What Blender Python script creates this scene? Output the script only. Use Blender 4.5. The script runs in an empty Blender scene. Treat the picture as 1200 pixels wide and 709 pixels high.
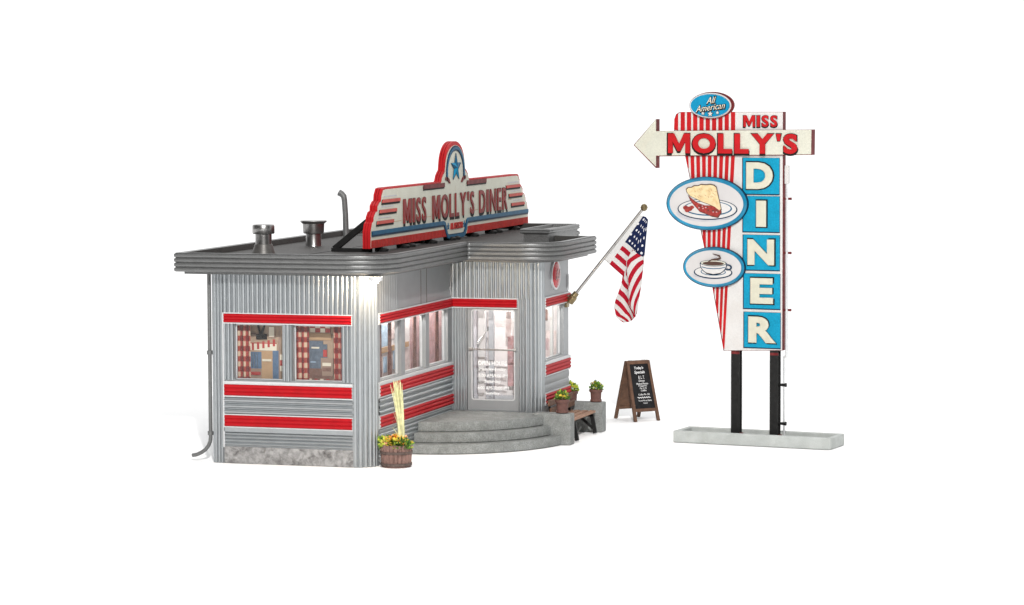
import bpy, bmesh, math, random
from mathutils import Vector, Matrix
random.seed(7)
S = bpy.context.scene
COL = S.collection
pi = math.pi
# ------------------------------------------------------------------ materials
def nd(nt, t, **kw):
    n = nt.nodes.new(t)
    for k, v in kw.items():
        setattr(n, k, v)
    return n
def mat(name, col, rough=.5, metal=0.0, var=.12, scale=6, dirt=None, dirt_amt=0.0, dirt_scale=3, bump=0.0, bscale=60,
        speck=0.0, speck_scale=180, coat=0.0, spec=.5):
    m = bpy.data.materials.new(name); m.use_nodes = True
    nt = m.node_tree; b = nt.nodes['Principled BSDF']; L = nt.links.new
    tc = nd(nt, 'ShaderNodeTexCoord')
    n1 = nd(nt, 'ShaderNodeTexNoise'); n1.inputs['Scale'].default_value = scale; n1.inputs['Detail'].default_value = 6
    L(tc.outputs['Object'], n1.inputs['Vector'])
    mr = nd(nt, 'ShaderNodeMapRange')
    mr.inputs['From Min'].default_value = .3; mr.inputs['From Max'].default_value = .7
    mr.inputs['To Min'].default_value = 1 - var; mr.inputs['To Max'].default_value = 1 + var
    L(n1.outputs['Fac'], mr.inputs['Value'])
    mul = nd(nt, 'ShaderNodeVectorMath', operation='SCALE')
    mul.inputs[0].default_value = col[:3]
    fac = mr.outputs['Result']
    if speck:
        n3 = nd(nt, 'ShaderNodeTexNoise'); n3.inputs['Scale'].default_value = speck_scale; n3.inputs['Detail'].default_value = 2
        L(tc.outputs['Object'], n3.inputs['Vector'])
        m3 = nd(nt, 'ShaderNodeMapRange')
        m3.inputs['From Min'].default_value = .35; m3.inputs['From Max'].default_value = .65
        m3.inputs['To Min'].default_value = 1 - speck; m3.inputs['To Max'].default_value = 1 + speck
        L(n3.outputs['Fac'], m3.inputs['Value'])
        mm = nd(nt, 'ShaderNodeMath', operation='MULTIPLY')
        L(fac, mm.inputs[0]); L(m3.outputs['Result'], mm.inputs[1]); fac = mm.outputs[0]
    L(fac, mul.inputs['Scale'])
    out = mul.outputs['Vector']
    if dirt:
        n2 = nd(nt, 'ShaderNodeTexNoise'); n2.inputs['Scale'].default_value = dirt_scale; n2.inputs['Detail'].default_value = 9
        n2.inputs['Roughness'].default_value = .65; n2.inputs['Distortion'].default_value = .6
        L(tc.outputs['Object'], n2.inputs['Vector'])
        m2 = nd(nt, 'ShaderNodeMapRange')
        m2.inputs['From Min'].default_value = .48; m2.inputs['From Max'].default_value = .72
        m2.inputs['To Min'].default_value = 0; m2.inputs['To Max'].default_value = dirt_amt
        L(n2.outputs['Fac'], m2.inputs['Value'])
        mx = nd(nt, 'ShaderNodeMix', data_type='RGBA')
        L(m2.outputs['Result'], mx.inputs['Factor']); L(out, mx.inputs['A']); mx.inputs['B'].default_value = (*dirt, 1)
        out = mx.outputs['Result']
    L(out, b.inputs['Base Color'])
    b.inputs['Roughness'].default_value = rough; b.inputs['Metallic'].default_value = metal
    b.inputs['Coat Weight'].default_value = coat
    b.inputs['Specular IOR Level'].default_value = spec
    if bump:
        n4 = nd(nt, 'ShaderNodeTexNoise'); n4.inputs['Scale'].default_value = bscale; n4.inputs['Detail'].default_value = 4
        L(tc.outputs['Object'], n4.inputs['Vector'])
        bp = nd(nt, 'ShaderNodeBump'); bp.inputs['Strength'].default_value = bump; bp.inputs['Distance'].default_value = .02
        L(n4.outputs['Fac'], bp.inputs['Height']); L(bp.outputs['Normal'], b.inputs['Normal'])
    return m
def emit_mat(name, col, s):
    m = bpy.data.materials.new(name); m.use_nodes = True
    b = m.node_tree.nodes['Principled BSDF']
    b.inputs['Base Color'].default_value = (*col, 1); b.inputs['Emission Color'].default_value = (*col, 1)
    b.inputs['Emission Strength'].default_value = s
    return m
def glass_mat(name, tint=(.97, .98, .98)):
    m = bpy.data.materials.new(name); m.use_nodes = True
    nt = m.node_tree; nt.nodes.clear(); L = nt.links.new
    o = nd(nt, 'ShaderNodeOutputMaterial'); mx = nd(nt, 'ShaderNodeMixShader')
    t = nd(nt, 'ShaderNodeBsdfTransparent'); t.inputs['Color'].default_value = (*tint, 1)
    g = nd(nt, 'ShaderNodeBsdfGlossy'); g.inputs['Roughness'].default_value = .06
    lw = nd(nt, 'ShaderNodeLayerWeight'); pw = nd(nt, 'ShaderNodeMath', operation='POWER'); L(lw.outputs['Facing'], pw.inputs[0]); pw.inputs[1].default_value = 5
    f = nd(nt, 'ShaderNodeMath', operation='MULTIPLY_ADD'); L(pw.outputs[0], f.inputs[0]); f.inputs[1].default_value = .35; f.inputs[2].default_value = .02
    L(f.outputs[0], mx.inputs[0]); L(t.outputs[0], mx.inputs[1]); L(g.outputs[0], mx.inputs[2]); L(mx.outputs[0], o.inputs[0])
    return m
def plaid_mat(name, axis='X'):
    m = bpy.data.materials.new(name); m.use_nodes = True
    nt = m.node_tree; b = nt.nodes['Principled BSDF']; L = nt.links.new
    tc = nd(nt, 'ShaderNodeTexCoord'); sp = nd(nt, 'ShaderNodeSeparateXYZ'); L(tc.outputs['Object'], sp.inputs[0])
    def band(sock, freq, ph):
        a = nd(nt, 'ShaderNodeMath', operation='MULTIPLY_ADD'); L(sock, a.inputs[0]); a.inputs[1].default_value = freq; a.inputs[2].default_value = ph
        s = nd(nt, 'ShaderNodeMath', operation='SINE'); L(a.outputs[0], s.inputs[0])
        r = nd(nt, 'ShaderNodeMapRange'); L(s.outputs[0], r.inputs[0])
        r.inputs['From Min'].default_value = -.35; r.inputs['From Max'].default_value = .35
        return r.outputs[0]
    bx = band(sp.outputs[axis], 2 * pi / .11, .6); bz = band(sp.outputs['Z'], 2 * pi / .19, 1.)
    ad = nd(nt, 'ShaderNodeMath', operation='ADD'); L(bx, ad.inputs[0]); L(bz, ad.inputs[1])
    cr = nd(nt, 'ShaderNodeValToRGB')
    dv = nd(nt, 'ShaderNodeMath', operation='MULTIPLY'); L(ad.outputs[0], dv.inputs[0]); dv.inputs[1].default_value = .5
    L(dv.outputs[0], cr.inputs[0])
    e = cr.color_ramp.elements
    e[0].color = (.52, .38, .27, 1); e[0].position = .04
    e[1].color = (.13, .012, .010, 1); e[1].position = .85
    k = e.new(.38); k.color = (.34, .045, .032, 1)
    L(cr.outputs[0], b.inputs['Base Color']); b.inputs['Roughness'].default_value = .9
    return m
def checker_mat(name, s, c1, c2):
    m = bpy.data.materials.new(name); m.use_nodes = True
    nt = m.node_tree; b = nt.nodes['Principled BSDF']
    tc = nd(nt, 'ShaderNodeTexCoord'); ck = nd(nt, 'ShaderNodeTexChecker')
    mp = nd(nt, 'ShaderNodeMapping'); mp.inputs['Location'].default_value = (.013, .017, .011)
    nt.links.new(tc.outputs['Object'], mp.inputs[0]); nt.links.new(mp.outputs[0], ck.inputs['Vector'])
    ck.inputs['Scale'].default_value = s; ck.inputs['Color1'].default_value = (*c1, 1); ck.inputs['Color2'].default_value = (*c2, 1)
    nt.links.new(ck.outputs[0], b.inputs['Base Color']); b.inputs['Roughness'].default_value = .8
    return m
M = {}
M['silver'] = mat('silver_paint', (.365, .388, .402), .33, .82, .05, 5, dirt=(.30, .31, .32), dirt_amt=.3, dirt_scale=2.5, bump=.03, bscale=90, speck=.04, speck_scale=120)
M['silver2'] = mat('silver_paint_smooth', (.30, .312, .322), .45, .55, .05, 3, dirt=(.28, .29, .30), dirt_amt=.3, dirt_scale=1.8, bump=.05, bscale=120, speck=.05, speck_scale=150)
M['cornice'] = mat('grey_metallic_paint', (.155, .157, .157), .40, .65, .08, 6, bump=.22, bscale=70, speck=.22, speck_scale=70)
M['rooftop'] = mat('dark_roof_paint', (.040, .038, .036), .6, .0, .14, 2.5, bump=.2, bscale=60, speck=.14, speck_scale=80, spec=.25)
M['red'] = mat('red_enamel', (.37, .005, .010), .5, 0, .08, 7, dirt=(.30, .01, .012), dirt_amt=.5, dirt_scale=6, bump=.05, bscale=70, spec=.18)
M['trim'] = mat('pale_silver_trim', (.55, .56, .57), .35, .3, .06, 9)
M['plinth'] = mat('scuffed_plinth', (.27, .265, .262), .75, 0.0, .32, 12, dirt=(.06, .055, .054), dirt_amt=1.0, dirt_scale=6.5, bump=.3, bscale=40)
M['concrete'] = mat('grey_concrete', (.205, .214, .208), .85, 0, .14, 8, dirt=(.13, .135, .13), dirt_amt=.65, dirt_scale=5, bump=.4, bscale=40, speck=.2, speck_scale=45)
M['concrete2'] = mat('pale_concrete', (.385, .405, .395), .8, 0, .10, 4, dirt=(.30, .315, .30), dirt_amt=.65, dirt_scale=2.6, bump=.25, bscale=30, speck=.06, speck_scale=60)
M['tray'] = mat('grey_tray', (.17, .18, .175), .9, 0, .2, 9, bump=.4, bscale=50, speck=.2, speck_scale=40)
M['steel'] = mat('brushed_steel', (.38, .375, .37), .3, .95, .10, 8, dirt=(.12, .11, .10), dirt_amt=.5, dirt_scale=6, speck=.06, speck_scale=90)
M['darksteel'] = mat('dark_steel', (.11, .105, .10), .42, .5, .15, 10, bump=.1)
M['pipe'] = mat('grey_pipe', (.14, .143, .143), .5, .3, .12, 9, bump=.2, bscale=60)
M['black'] = mat('black_iron', (.016, .016, .016), .45, .2, .2, 12, bump=.1, spec=.12)
M['cream'] = mat('cream_paint', (.50, .50, .425), .6, 0, .05, 3, dirt=(.50, .47, .38), dirt_amt=.45, dirt_scale=2.2, bump=.08, bscale=60, speck=.06, speck_scale=45)
M['cream2'] = mat('warm_cream_paint', (.70, .62, .50), .6, 0, .06, 4)
M['white'] = mat('aged_white_paint', (.54, .53, .52), .55, 0, .04, 3, dirt=(.50, .46, .43), dirt_amt=.5, dirt_scale=2.0, bump=.06, bscale=60, speck=.04, speck_scale=45)
M['signred'] = mat('sign_red', (.40, .010, .013), .5, 0, .10, 4, dirt=(.26, .01, .012), dirt_amt=.5, dirt_scale=3, bump=.06, spec=.12)
M['flatred'] = mat('brick_red', (.32, .026, .022), .6, 0, .15, 6, dirt=(.22, .02, .018), dirt_amt=.5, dirt_scale=4, bump=.2, bscale=40, speck=.12, speck_scale=40, spec=.12)
M['letterred'] = mat('letter_red', (.17, .014, .013), .5, 0, .2, 5, dirt=(.28, .03, .025), dirt_amt=.5, dirt_scale=6, spec=.2)
M['barred'] = mat('salmon_red', (.44, .085, .07), .55, 0, .12, 6, spec=.12)
M['maroon'] = mat('maroon_edge', (.12, .014, .016), .5, 0, .25, 6, dirt=(.20, .07, .06), dirt_amt=.5, dirt_scale=6, spec=.12)
M['teal'] = mat('turquoise_enamel', (.004, .235, .385), .5, 0, .08, 5, bump=.1, bscale=60, speck=.10, speck_scale=45, spec=.12)
M['badgeblue'] = mat('badge_blue', (.004, .20, .36), .5, 0, .1, 5, spec=.12)
M['rimblue'] = mat('rim_blue', (.008, .19, .33), .3, 0, .25, 2.5, dirt=(.01, .09, .18), dirt_amt=.6, dirt_scale=2.5, spec=.4)
M['ovalface'] = mat('oval_face', (.49, .475, .475), .6, 0, .06, 2)
M['blue'] = mat('sign_blue', (.010, .085, .165), .45, 0, .15, 6, dirt=(.008, .06, .14), dirt_amt=.5, dirt_scale=5, spec=.12)
M['navyline'] = mat('navy_outline', (.008, .028, .06), .5, 0, .2, 8, spec=.12)
M['ink'] = mat('black_ink', (.012, .010, .010), .6, 0, .2, 8, spec=.12)
M['letter'] = mat('letter_cream', (.50, .485, .39), .5, 0, .06, 6, dirt=(.42, .39, .29), dirt_amt=.5, dirt_scale=5)
M['barrel'] = mat('barrel_wood', (.20, .115, .095), .8, 0, .25, 14, dirt=(.07, .042, .035), dirt_amt=.7, dirt_scale=9, bump=.4, bscale=50)
M['darkhoop'] = mat('worn_hoop', (.085, .058, .05), .7, .1, .3, 14, bump=.3)
M['wood'] = mat('brown_wood', (.115, .055, .03), .7, 0, .25, 10, dirt=(.05, .024, .013), dirt_amt=.6, dirt_scale=9, bump=.3, bscale=50)
M['woodlight'] = mat('worn_slat_wood', (.26, .14, .085), .65, 0, .22, 12, dirt=(.10, .05, .03), dirt_amt=.5, dirt_scale=10, bump=.2, bscale=50)
M['terracotta'] = mat('dark_clay', (.115, .05, .04), .75, 0, .2, 14, dirt=(.06, .028, .022), dirt_amt=.6, dirt_scale=10, bump=.25, bscale=50)
M['soil'] = mat('soil', (.03, .02, .014), .95, 0, .3, 30, bump=.5, bscale=60)
M['leaf'] = mat('leaf_green', (.10, .22, .025), .7, 0, .35, 25)
M['leafdark'] = mat('leaf_dark', (.035, .10, .02), .7, 0, .35, 25)
M['leafyellow'] = mat('leaf_lime', (.42, .50, .05), .7, 0, .25, 25)
M['petal_y'] = mat('petal_yellow', (.80, .55, .06), .6, 0, .15, 25)
M['petal_o'] = mat('petal_orange', (.78, .27, .06), .6, 0, .15, 25)
M['petal_p'] = mat('petal_peach', (.80, .42, .22), .6, 0, .15, 25)
M['grass'] = mat('dry_grass', (.60, .59, .33), .7, 0, .25, 12)
M['brass'] = mat('aged_brass', (.22, .17, .09), .38, .8, .2, 12)
M['pole'] = mat('pole_metal', (.40, .385, .37), .3, .8, .15, 10)
M['chalk'] = mat('chalk_white', (.74, .74, .74), .8, 0, .08, 30)
M['slate'] = mat('blackboard', (.012, .012, .013), .8, 0, .4, 8, spec=.2)
M['beige'] = mat('print_beige', (.36, .245, .17), .8, 0, .08, 6)
M['beige2'] = mat('print_beige_shade', (.30, .20, .15), .8, 0, .08, 6)
M['printblue'] = mat('print_blue', (.085, .14, .23), .8, 0, .12, 10)
M['printslate'] = mat('print_slate', (.10, .125, .165), .8, 0, .25, 18)
M['printtan'] = mat('print_tan', (.42, .26, .145), .8, 0, .08, 8)
M['printbrown'] = mat('print_brown', (.20, .10, .075), .8, 0, .2, 9)
M['inner'] = mat('pale_interior', (.62, .585, .59), .7, 0, .05, 2)
M['pink'] = mat('print_pink', (.46, .30, .31), .8, 0, .3, 7, dirt=(.34, .12, .11), dirt_amt=.7, dirt_scale=7)
M['palepink'] = mat('print_pale_pink', (.62, .52, .51), .8, 0, .2, 5, dirt=(.45, .27, .25), dirt_amt=.6, dirt_scale=7)
M['paleblue'] = mat('print_pale_blue', (.36, .46, .58), .8, 0, .15, 8)
M['brownprint'] = mat('dark_curtain_print', (.13, .06, .05), .85, 0, .3, 8, dirt=(.30, .14, .11), dirt_amt=.7, dirt_scale=9)
M['redprint'] = mat('print_red', (.38, .035, .03), .8, 0, .15, 8)
M['glass'] = glass_mat('window_glass')
M['plaid'] = plaid_mat('plaid_curtain', 'X'); M['plaidY'] = plaid_mat('plaid_curtain_side', 'Y')
M['check'] = checker_mat('red_cream_checker', 14, (.40, .05, .04), (.62, .46, .36))
M['pie'] = mat('pie_crust', (.62, .50, .29), .7, 0, .12, 7, dirt=(.45, .27, .09), dirt_amt=.7, dirt_scale=8)
M['cherry'] = mat('cherry_filling', (.21, .010, .008), .5, 0, .4, 14, dirt=(.38, .05, .035), dirt_amt=.7, dirt_scale=16)
M['coffee'] = mat('coffee_brown', (.05, .020, .012), .5, 0, .2, 10)
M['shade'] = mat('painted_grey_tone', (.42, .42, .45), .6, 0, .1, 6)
M['bulb'] = emit_mat('lit_bulb', (1, .93, .80), 60)
M['gloss_red'] = mat('glossy_red', (.36, .004, .010), .2, 0, .1, 8, spec=.35)
# ------------------------------------------------------------------ mesh building
class MB:
    def __init__(s): s.v = []; s.f = []; s.m = []; s.names = []
    def mi(s, m):
        if m not in s.names: s.names.append(m)
        return s.names.index(m)
    def add(s, vs, fs, m):
        k = len(s.v); i = s.mi(m)
        s.v += [tuple(v) for v in vs]
        for f in fs: s.f.append([k + j for j in f]); s.m.append(i)
    def hexa(s, p, m):   # p: 8 pts, bottom ring 0-3, top ring 4-7
        s.add(p, [(3, 2, 1, 0), (4, 5, 6, 7), (0, 1, 5, 4), (1, 2, 6, 5), (2, 3, 7, 6), (3, 0, 4, 7)], m)
    def box(s, x0, x1, y0, y1, z0, z1, m, fn=None):
        p = [(x0, y0, z0), (x1, y0, z0), (x1, y1, z0), (x0, y1, z0), (x0, y0, z1), (x1, y0, z1), (x1, y1, z1), (x0, y1, z1)]
        if fn: p = [fn(*q) for q in p]
        s.hexa(p, m)
    def beam(s, a, b, w, h, m, up=(0, 0, 1)):
        a, b = Vector(a), Vector(b); d = (b - a).normalized(); r = d.cross(Vector(up)).normalized(); u = r.cross(d)
        p = []
        for q in (a, b):
            p += [q - r * w / 2 - u * h / 2, q + r * w / 2 - u * h / 2, q + r * w / 2 + u * h / 2, q - r * w / 2 + u * h / 2]
        s.hexa(p, m)
    def tube(s, pts, r, m, n=10, cap=True):
        pts = [Vector(p) for p in pts]; rs = r if isinstance(r, (list, tuple)) else [r] * len(pts)
        k = len(s.v); vs = []; prev = None
        for i, p in enumerate(pts):
            d = (pts[min(i + 1, len(pts) - 1)] - pts[max(i - 1, 0)]).normalized()
            a = prev if prev is not None else (Vector((0, 0, 1)) if abs(d.z) < .9 else Vector((1, 0, 0)))
            x = (a - d * a.dot(d)).normalized(); y = d.cross(x); prev = x
            for j in range(n):
                t = 2 * pi * j / n
                vs.append(p + (x * math.cos(t) + y * math.sin(t)) * rs[i])
        fs = []
        for i in range(len(pts) - 1):
            for j in range(n):
                fs.append((i * n + j, i * n + (j + 1) % n, (i + 1) * n + (j + 1) % n, (i + 1) * n + j))
        if cap: fs += [tuple(range(n))[::-1], tuple((len(pts) - 1) * n + j for j in range(n))]
        s.add(vs, fs, m)
    def lathe(s, prof, m, c=(0, 0, 0), n=32, sx=1, sy=1, close=True):
        vs = []; fs = []
        for r, z in prof:
            for j in range(n):
                t = 2 * pi * j / n; vs.append((c[0] + r * sx * math.cos(t), c[1] + r * sy * math.sin(t), c[2] + z))
        for i in range(len(prof) - 1):
            for j in range(n): fs.append((i * n + j, i * n + (j + 1) % n, (i + 1) * n + (j + 1) % n, (i + 1) * n + j))
        if close: fs += [tuple(range(n))[::-1], tuple((len(prof) - 1) * n + j for j in range(n))]
        s.add(vs, fs, m)
    def prism(s, poly, c0, c1, fn, m, mside=None):
        # poly in (a,b); c = outward depth; fn maps (a,b,c)
        n = len(poly); A = sum(poly[i][0] * poly[(i + 1) % n][1] - poly[(i + 1) % n][0] * poly[i][1] for i in range(n))
        if A < 0: poly = poly[::-1]
        lo, hi = min(c0, c1), max(c0, c1)
        vs = [fn(a, b, lo) for a, b in poly] + [fn(a, b, hi) for a, b in poly]
        s.add(vs, [tuple(range(n, 2 * n)), tuple(range(n))[::-1]], m)
        s.add(vs, [(i, (i + 1) % n, n + (i + 1) % n, n + i) for i in range(n)], mside or m)
    def sheet(s, path, zs, off, m, close_ends=False):
        nz = len(zs); vs = []; fs = []
        for (x, y, nx, ny, t) in path:
            for z in zs:
                o = off(t, z); vs.append((x + nx * o, y + ny * o, z))
        for i in range(len(path) - 1):
            for j in range(nz - 1): fs.append((i * nz + j, (i + 1) * nz + j, (i + 1) * nz + j + 1, i * nz + j + 1))
        s.add(vs, fs, m)
def obj(name, mb, parent=None, bevel=0.0, ang=32, seg=2, loc=None):
    me = bpy.data.meshes.new(name)
    me.from_pydata([tuple(v) for v in mb.v], [], mb.f)
    for n in mb.names: me.materials.append(M[n])
    me.polygons.foreach_set('material_index', mb.m)
    me.polygons.foreach_set('use_smooth', [True] * len(mb.f))
    me.update()
    me.set_sharp_from_angle(angle=math.radians(ang))
    o = bpy.data.objects.new(name, me); COL.objects.link(o)
    if parent: o.parent = parent
    if loc: o.location = loc
    if bevel:
        bv = o.modifiers.new('edges', 'BEVEL'); bv.width = bevel; bv.segments = seg; bv.limit_method = 'ANGLE'; bv.angle_limit = math.radians(40)
        bv.harden_normals = False
    return o
def tag(o, label, cat, group=None, kind=None):
    o['label'] = label
    if cat: o['category'] = cat
    if group: o['group'] = group
    if kind: o['kind'] = kind
    return o
def thing(name, label, cat, loc=(0, 0, 0), rz=0, group=None):
    o = bpy.data.objects.new(name, None); COL.objects.link(o); o.location = loc; o.rotation_euler = (0, 0, rz)
    o.empty_display_size = .2
    return tag(o, label, cat, group)
def line(x0, y0, x1, y1, nx, ny, n):
    L = math.hypot(x1 - x0, y1 - y0)
    return [(x0 + (x1 - x0) * i / n, y0 + (y1 - y0) * i / n, nx, ny, L * i / n) for i in range(n + 1)]
def arc(cx, cy, r, a0, a1, n):
    out = []
    for i in range(n + 1):
        a = a0 + (a1 - a0) * i / n
        out.append((cx + r * math.cos(a), cy + r * math.sin(a), math.cos(a), math.sin(a), abs(a1 - a0) * r * i / n))
    return out
def rib(p, amp, duty=.5):
    def f(t, z=None):
        q = (t / p) % 1.0
        return amp * max(0.0, math.sin(pi * q / duty)) ** .55 if q < duty else 0.0
    return f
TXT = {}
def text_raw(s, offset, bevel, shear, spacing, align='CENTER'):
    key = (s, offset, bevel, shear, spacing)
    if key in TXT: return TXT[key]
    cu = bpy.data.curves.new('lettering', 'FONT'); cu.body = s; cu.size = 1; cu.offset = offset; cu.extrude = .05; cu.shear = shear
    cu.bevel_depth = bevel; cu.bevel_resolution = 1; cu.space_character = spacing; cu.align_x = align; cu.resolution_u = 4
    ob = bpy.data.objects.new('lettering', cu); COL.objects.link(ob)
    bpy.context.view_layer.update()
    dg = bpy.context.evaluated_depsgraph_get()
    me = bpy.data.meshes.new_from_object(ob.evaluated_get(dg))
    vs = [tuple(v.co) for v in me.vertices]; fs = [tuple(p.vertices) for p in me.polygons]
    bpy.data.objects.remove(ob); bpy.data.curves.remove(cu); bpy.data.meshes.remove(me)
    TXT[key] = (vs, fs); return TXT[key]
def text(mb, s, box, c0, c1, fn, m, offset=.0, bevel=0, shear=0, spacing=1.0, grow=0.0, rot=0.0):
    """letters fitted to box = (a0, a1, b0, b1) of the fn plane, between depths c0 and c1"""
    vs, fs = text_raw(s, offset, bevel, shear, spacing)
    xs = [v[0] for v in vs]; ys = [v[1] for v in vs]; zs = [v[2] for v in vs]
    x0, x1, y0, y1, z0, z1 = min(xs), max(xs), min(ys), max(ys), min(zs), max(zs)
    a0, a1, b0, b1 = box[0] - grow, box[1] + grow, box[2] - grow, box[3] + grow
    ca, cb = (a0 + a1) / 2, (b0 + b1) / 2; cr, sr = math.cos(rot), math.sin(rot)
    P = []
    for v in vs:
        a = a0 + (v[0] - x0) / (x1 - x0) * (a1 - a0); b = b0 + (v[1] - y0) / (y1 - y0) * (b1 - b0)
        c = c0 + (v[2] - z0) / (z1 - z0) * (c1 - c0)
        da, db = a - ca, b - cb
        P.append(fn(ca + da * cr - db * sr, cb + da * sr + db * cr, c))
    mb.add(P, fs, m)
MPOLY = [(0, 0), (0, 1), (.27, 1), (.5, .46), (.73, 1), (1, 1), (1, 0), (.79, 0), (.79, .60), (.56, .10), (.44, .10), (.21, .60), (.21, 0)]
def letters(mb, s, box, c0, c1, fn, m, offset=.0, bevel=0, gap=.10, word=.38, grow=0.0, wide=1.0):
    """a word set letter by letter: every letter as tall as the box, widths from the type"""
    items = []; x = 0
    for ch in s:
        if ch == ' ': x += word - gap; continue
        if ch == 'M': w = 1.08
        else:
            vs, fs = text_raw(ch, offset, bevel, 0, 1.0); hh = .73
            w = (max(v[0] for v in vs) - min(v[0] for v in vs)) / hh
            if ch == "'": w = .22
            if ch == 'I': w = .27
        w *= wide if ch not in "I'" else 1
        items.append((ch, x, x + w)); x += w + gap
    k = (box[1] - box[0]) / (x - gap)
    for ch, p, q in items:
        a0, a1, b0, b1 = box[0] + p * k - grow, box[0] + q * k + grow, box[2] - grow, box[3] + grow
        if ch == "'": b0 = b1 - (b1 - b0) * .36
        if ch == 'M': mb.prism([(a0 + u * (a1 - a0), b0 + v * (b1 - b0)) for u, v in MPOLY], c0, c1, fn, m)
        elif ch == 'I': mb.prism([(a0, b0), (a1, b0), (a1, b1), (a0, b1)], c0, c1, fn, m)
        elif ch == "'": mb.prism([(a0 + .25 * (a1 - a0), b0), (a0 + .75 * (a1 - a0), b0), (a1, b1), (a0, b1)], c0, c1, fn, m)
        else: text(mb, ch, (a0, a1, b0, b1), c0, c1, fn, m, offset=offset, bevel=bevel)
def ell(ca, cb, ra, rb, n=48, a0=0, a1=2 * pi):
    return [(ca + ra * math.cos(a0 + (a1 - a0) * i / n), cb + rb * math.sin(a0 + (a1 - a0) * i / n)) for i in range(n if a1 - a0 > 6.28 else n + 1)]
def star(ca, cb, r, q=.42, sx=1):
    return [(ca + sx * (r if i % 2 == 0 else r * q) * math.sin(pi * i / 5), cb + (r if i % 2 == 0 else r * q) * math.cos(pi * i / 5)) for i in range(10)]
def ring(mb, outer, inner, c0, c1, fn, m):
    n = len(outer); vs = []
    for P, c in ((outer, c1), (inner, c1), (outer, c0), (inner, c0)): vs += [fn(a, b, c) for a, b in P]
    fs = []
    for i in range(n):
        j = (i + 1) % n
        fs += [(i, j, n + j, n + i), (2 * n + i, i, i and 0 or 0, 0)] if False else [(n + i, i, j, n + j), (i, 2 * n + i, 2 * n + j, j), (3 * n + i, n + i, n + j, 3 * n + j)]
    mb.add(vs, fs, m)
def stroke(mb, pts, w, c0, c1, fn, m):
    """a flat ribbon along pts (a,b), width w"""
    n = len(pts); lf, rt = [], []
    for i in range(n):
        p, q = pts[max(i - 1, 0)], pts[min(i + 1, n - 1)]
        dx, dy = q[0] - p[0], q[1] - p[1]; L = math.hypot(dx, dy) or 1
        ww = w[i] if isinstance(w, (list, tuple)) else w
        lf.append((pts[i][0] - dy / L * ww / 2, pts[i][1] + dx / L * ww / 2)); rt.append((pts[i][0] + dy / L * ww / 2, pts[i][1] - dx / L * ww / 2))
    for i in range(n - 1):
        mb.prism([rt[i], rt[i + 1], lf[i + 1], lf[i]], c0, c1, fn, m)
# ------------------------------------------------------------------ setting
g = MB(); g.add([(-70, -60, 0), (70, -60, 0), (70, 34, 0), (-70, 34, 0)], [(0, 1, 2, 3)], 'ground')
M['ground'] = mat('white_tabletop', (.97, .97, .97), .9, 0, 0.0, 1, spec=.0)
tag(obj('ground', g), 'plain white tabletop under the diner and the sign', None, kind='structure')
# ------------------------------------------------------------------ diner
W, VI, UV, VE, YB = 3.114, 4.711, 1.803, 6.795, 11.55
Z1B, Z1T, Z2B, Z2T, Z3B, Z3T = 2.612, 2.777, 1.26, 1.47, .689, .899
ZC, ZT, ZR, ZP, OV = 3.565, 3.91, 3.80, .566, .51
RC, TH = .323, .13
diner = thing('diner', 'silver corrugated diner with red bands, grey flat roof and a doorway above rounded steps', 'diner')
class Fr:
    def __init__(s, o, d, n): s.o, s.d, s.n = o, d, n
    def __call__(s, u, e, z): return (s.o[0] + s.d[0] * u + s.n[0] * e, s.o[1] + s.d[1] * u + s.n[1] * e, z)
    def box(s, mb, u0, u1, e0, e1, z0, z1, m):
        p = [s(u0, e0, z0), s(u1, e0, z0), s(u1, e1, z0), s(u0, e1, z0), s(u0, e0, z1), s(u1, e0, z1), s(u1, e1, z1), s(u0, e1, z1)]
        mb.hexa(p, m)
    def path(s, u0, u1, n, e=0):
        return [(*s(u0 + (u1 - u0) * i / n, e, 0)[:2], s.n[0], s.n[1], (u1 - u0) * i / n) for i in range(n + 1)]
    def abc(s, e0=0): return lambda a, b, c: s(a, e0 + c, b)
FL = Fr((0, 0), (1, 0), (0, -1)); FF = Fr((0, 0), (0, 1), (1, 0)); FV = Fr((0, VI), (1, 0), (0, -1)); FW = Fr((UV, 0), (0, 1), (1, 0))
def wall_holes(mb, fr, u0, u1, z0, z1, holes, m, t=TH):
    us = sorted({u0, u1, *[h[0] for h in holes], *[h[1] for h in holes]})
    for a, b in zip(us[:-1], us[1:]):
        cuts = sorted([(h[2], h[3]) for h in holes if h[0] <= a + 1e-6 and h[1] >= b - 1e-6])
        z = z0
        for c0, c1 in cuts:
            if c0 > z: fr.box(mb, a, b, -t, 0, z, c0, m)
            z = c1
        if z < z1: fr.box(mb, a, b, -t, 0, z, z1, m)
def vribs(mb, fr, u0, u1, z0, z1, m, p=.092, amp=.038, e=.004, shift=0):
    n = max(6, int((u1 - u0) / p * 16)); r = rib(p, amp, .76)
    mb.sheet(fr.path(u0, u1, n, e), [z0, z1], lambda t, z: r(t + shift), m)
def hribs(mb, fr, u0, u1, z0, z1, m, p, amp, e=.004):
    n = max(8, int((z1 - z0) / p * 16)); k = max(1, round((z1 - z0) / p)); pp = (z1 - z0) / k
    r = rib(pp, amp, .86)
    mb.sheet(fr.path(u0, u1, 4, e), [z0 + (z1 - z0) * i / n for i in range(n + 1)], lambda t, z: r(z - z0), m)
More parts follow.
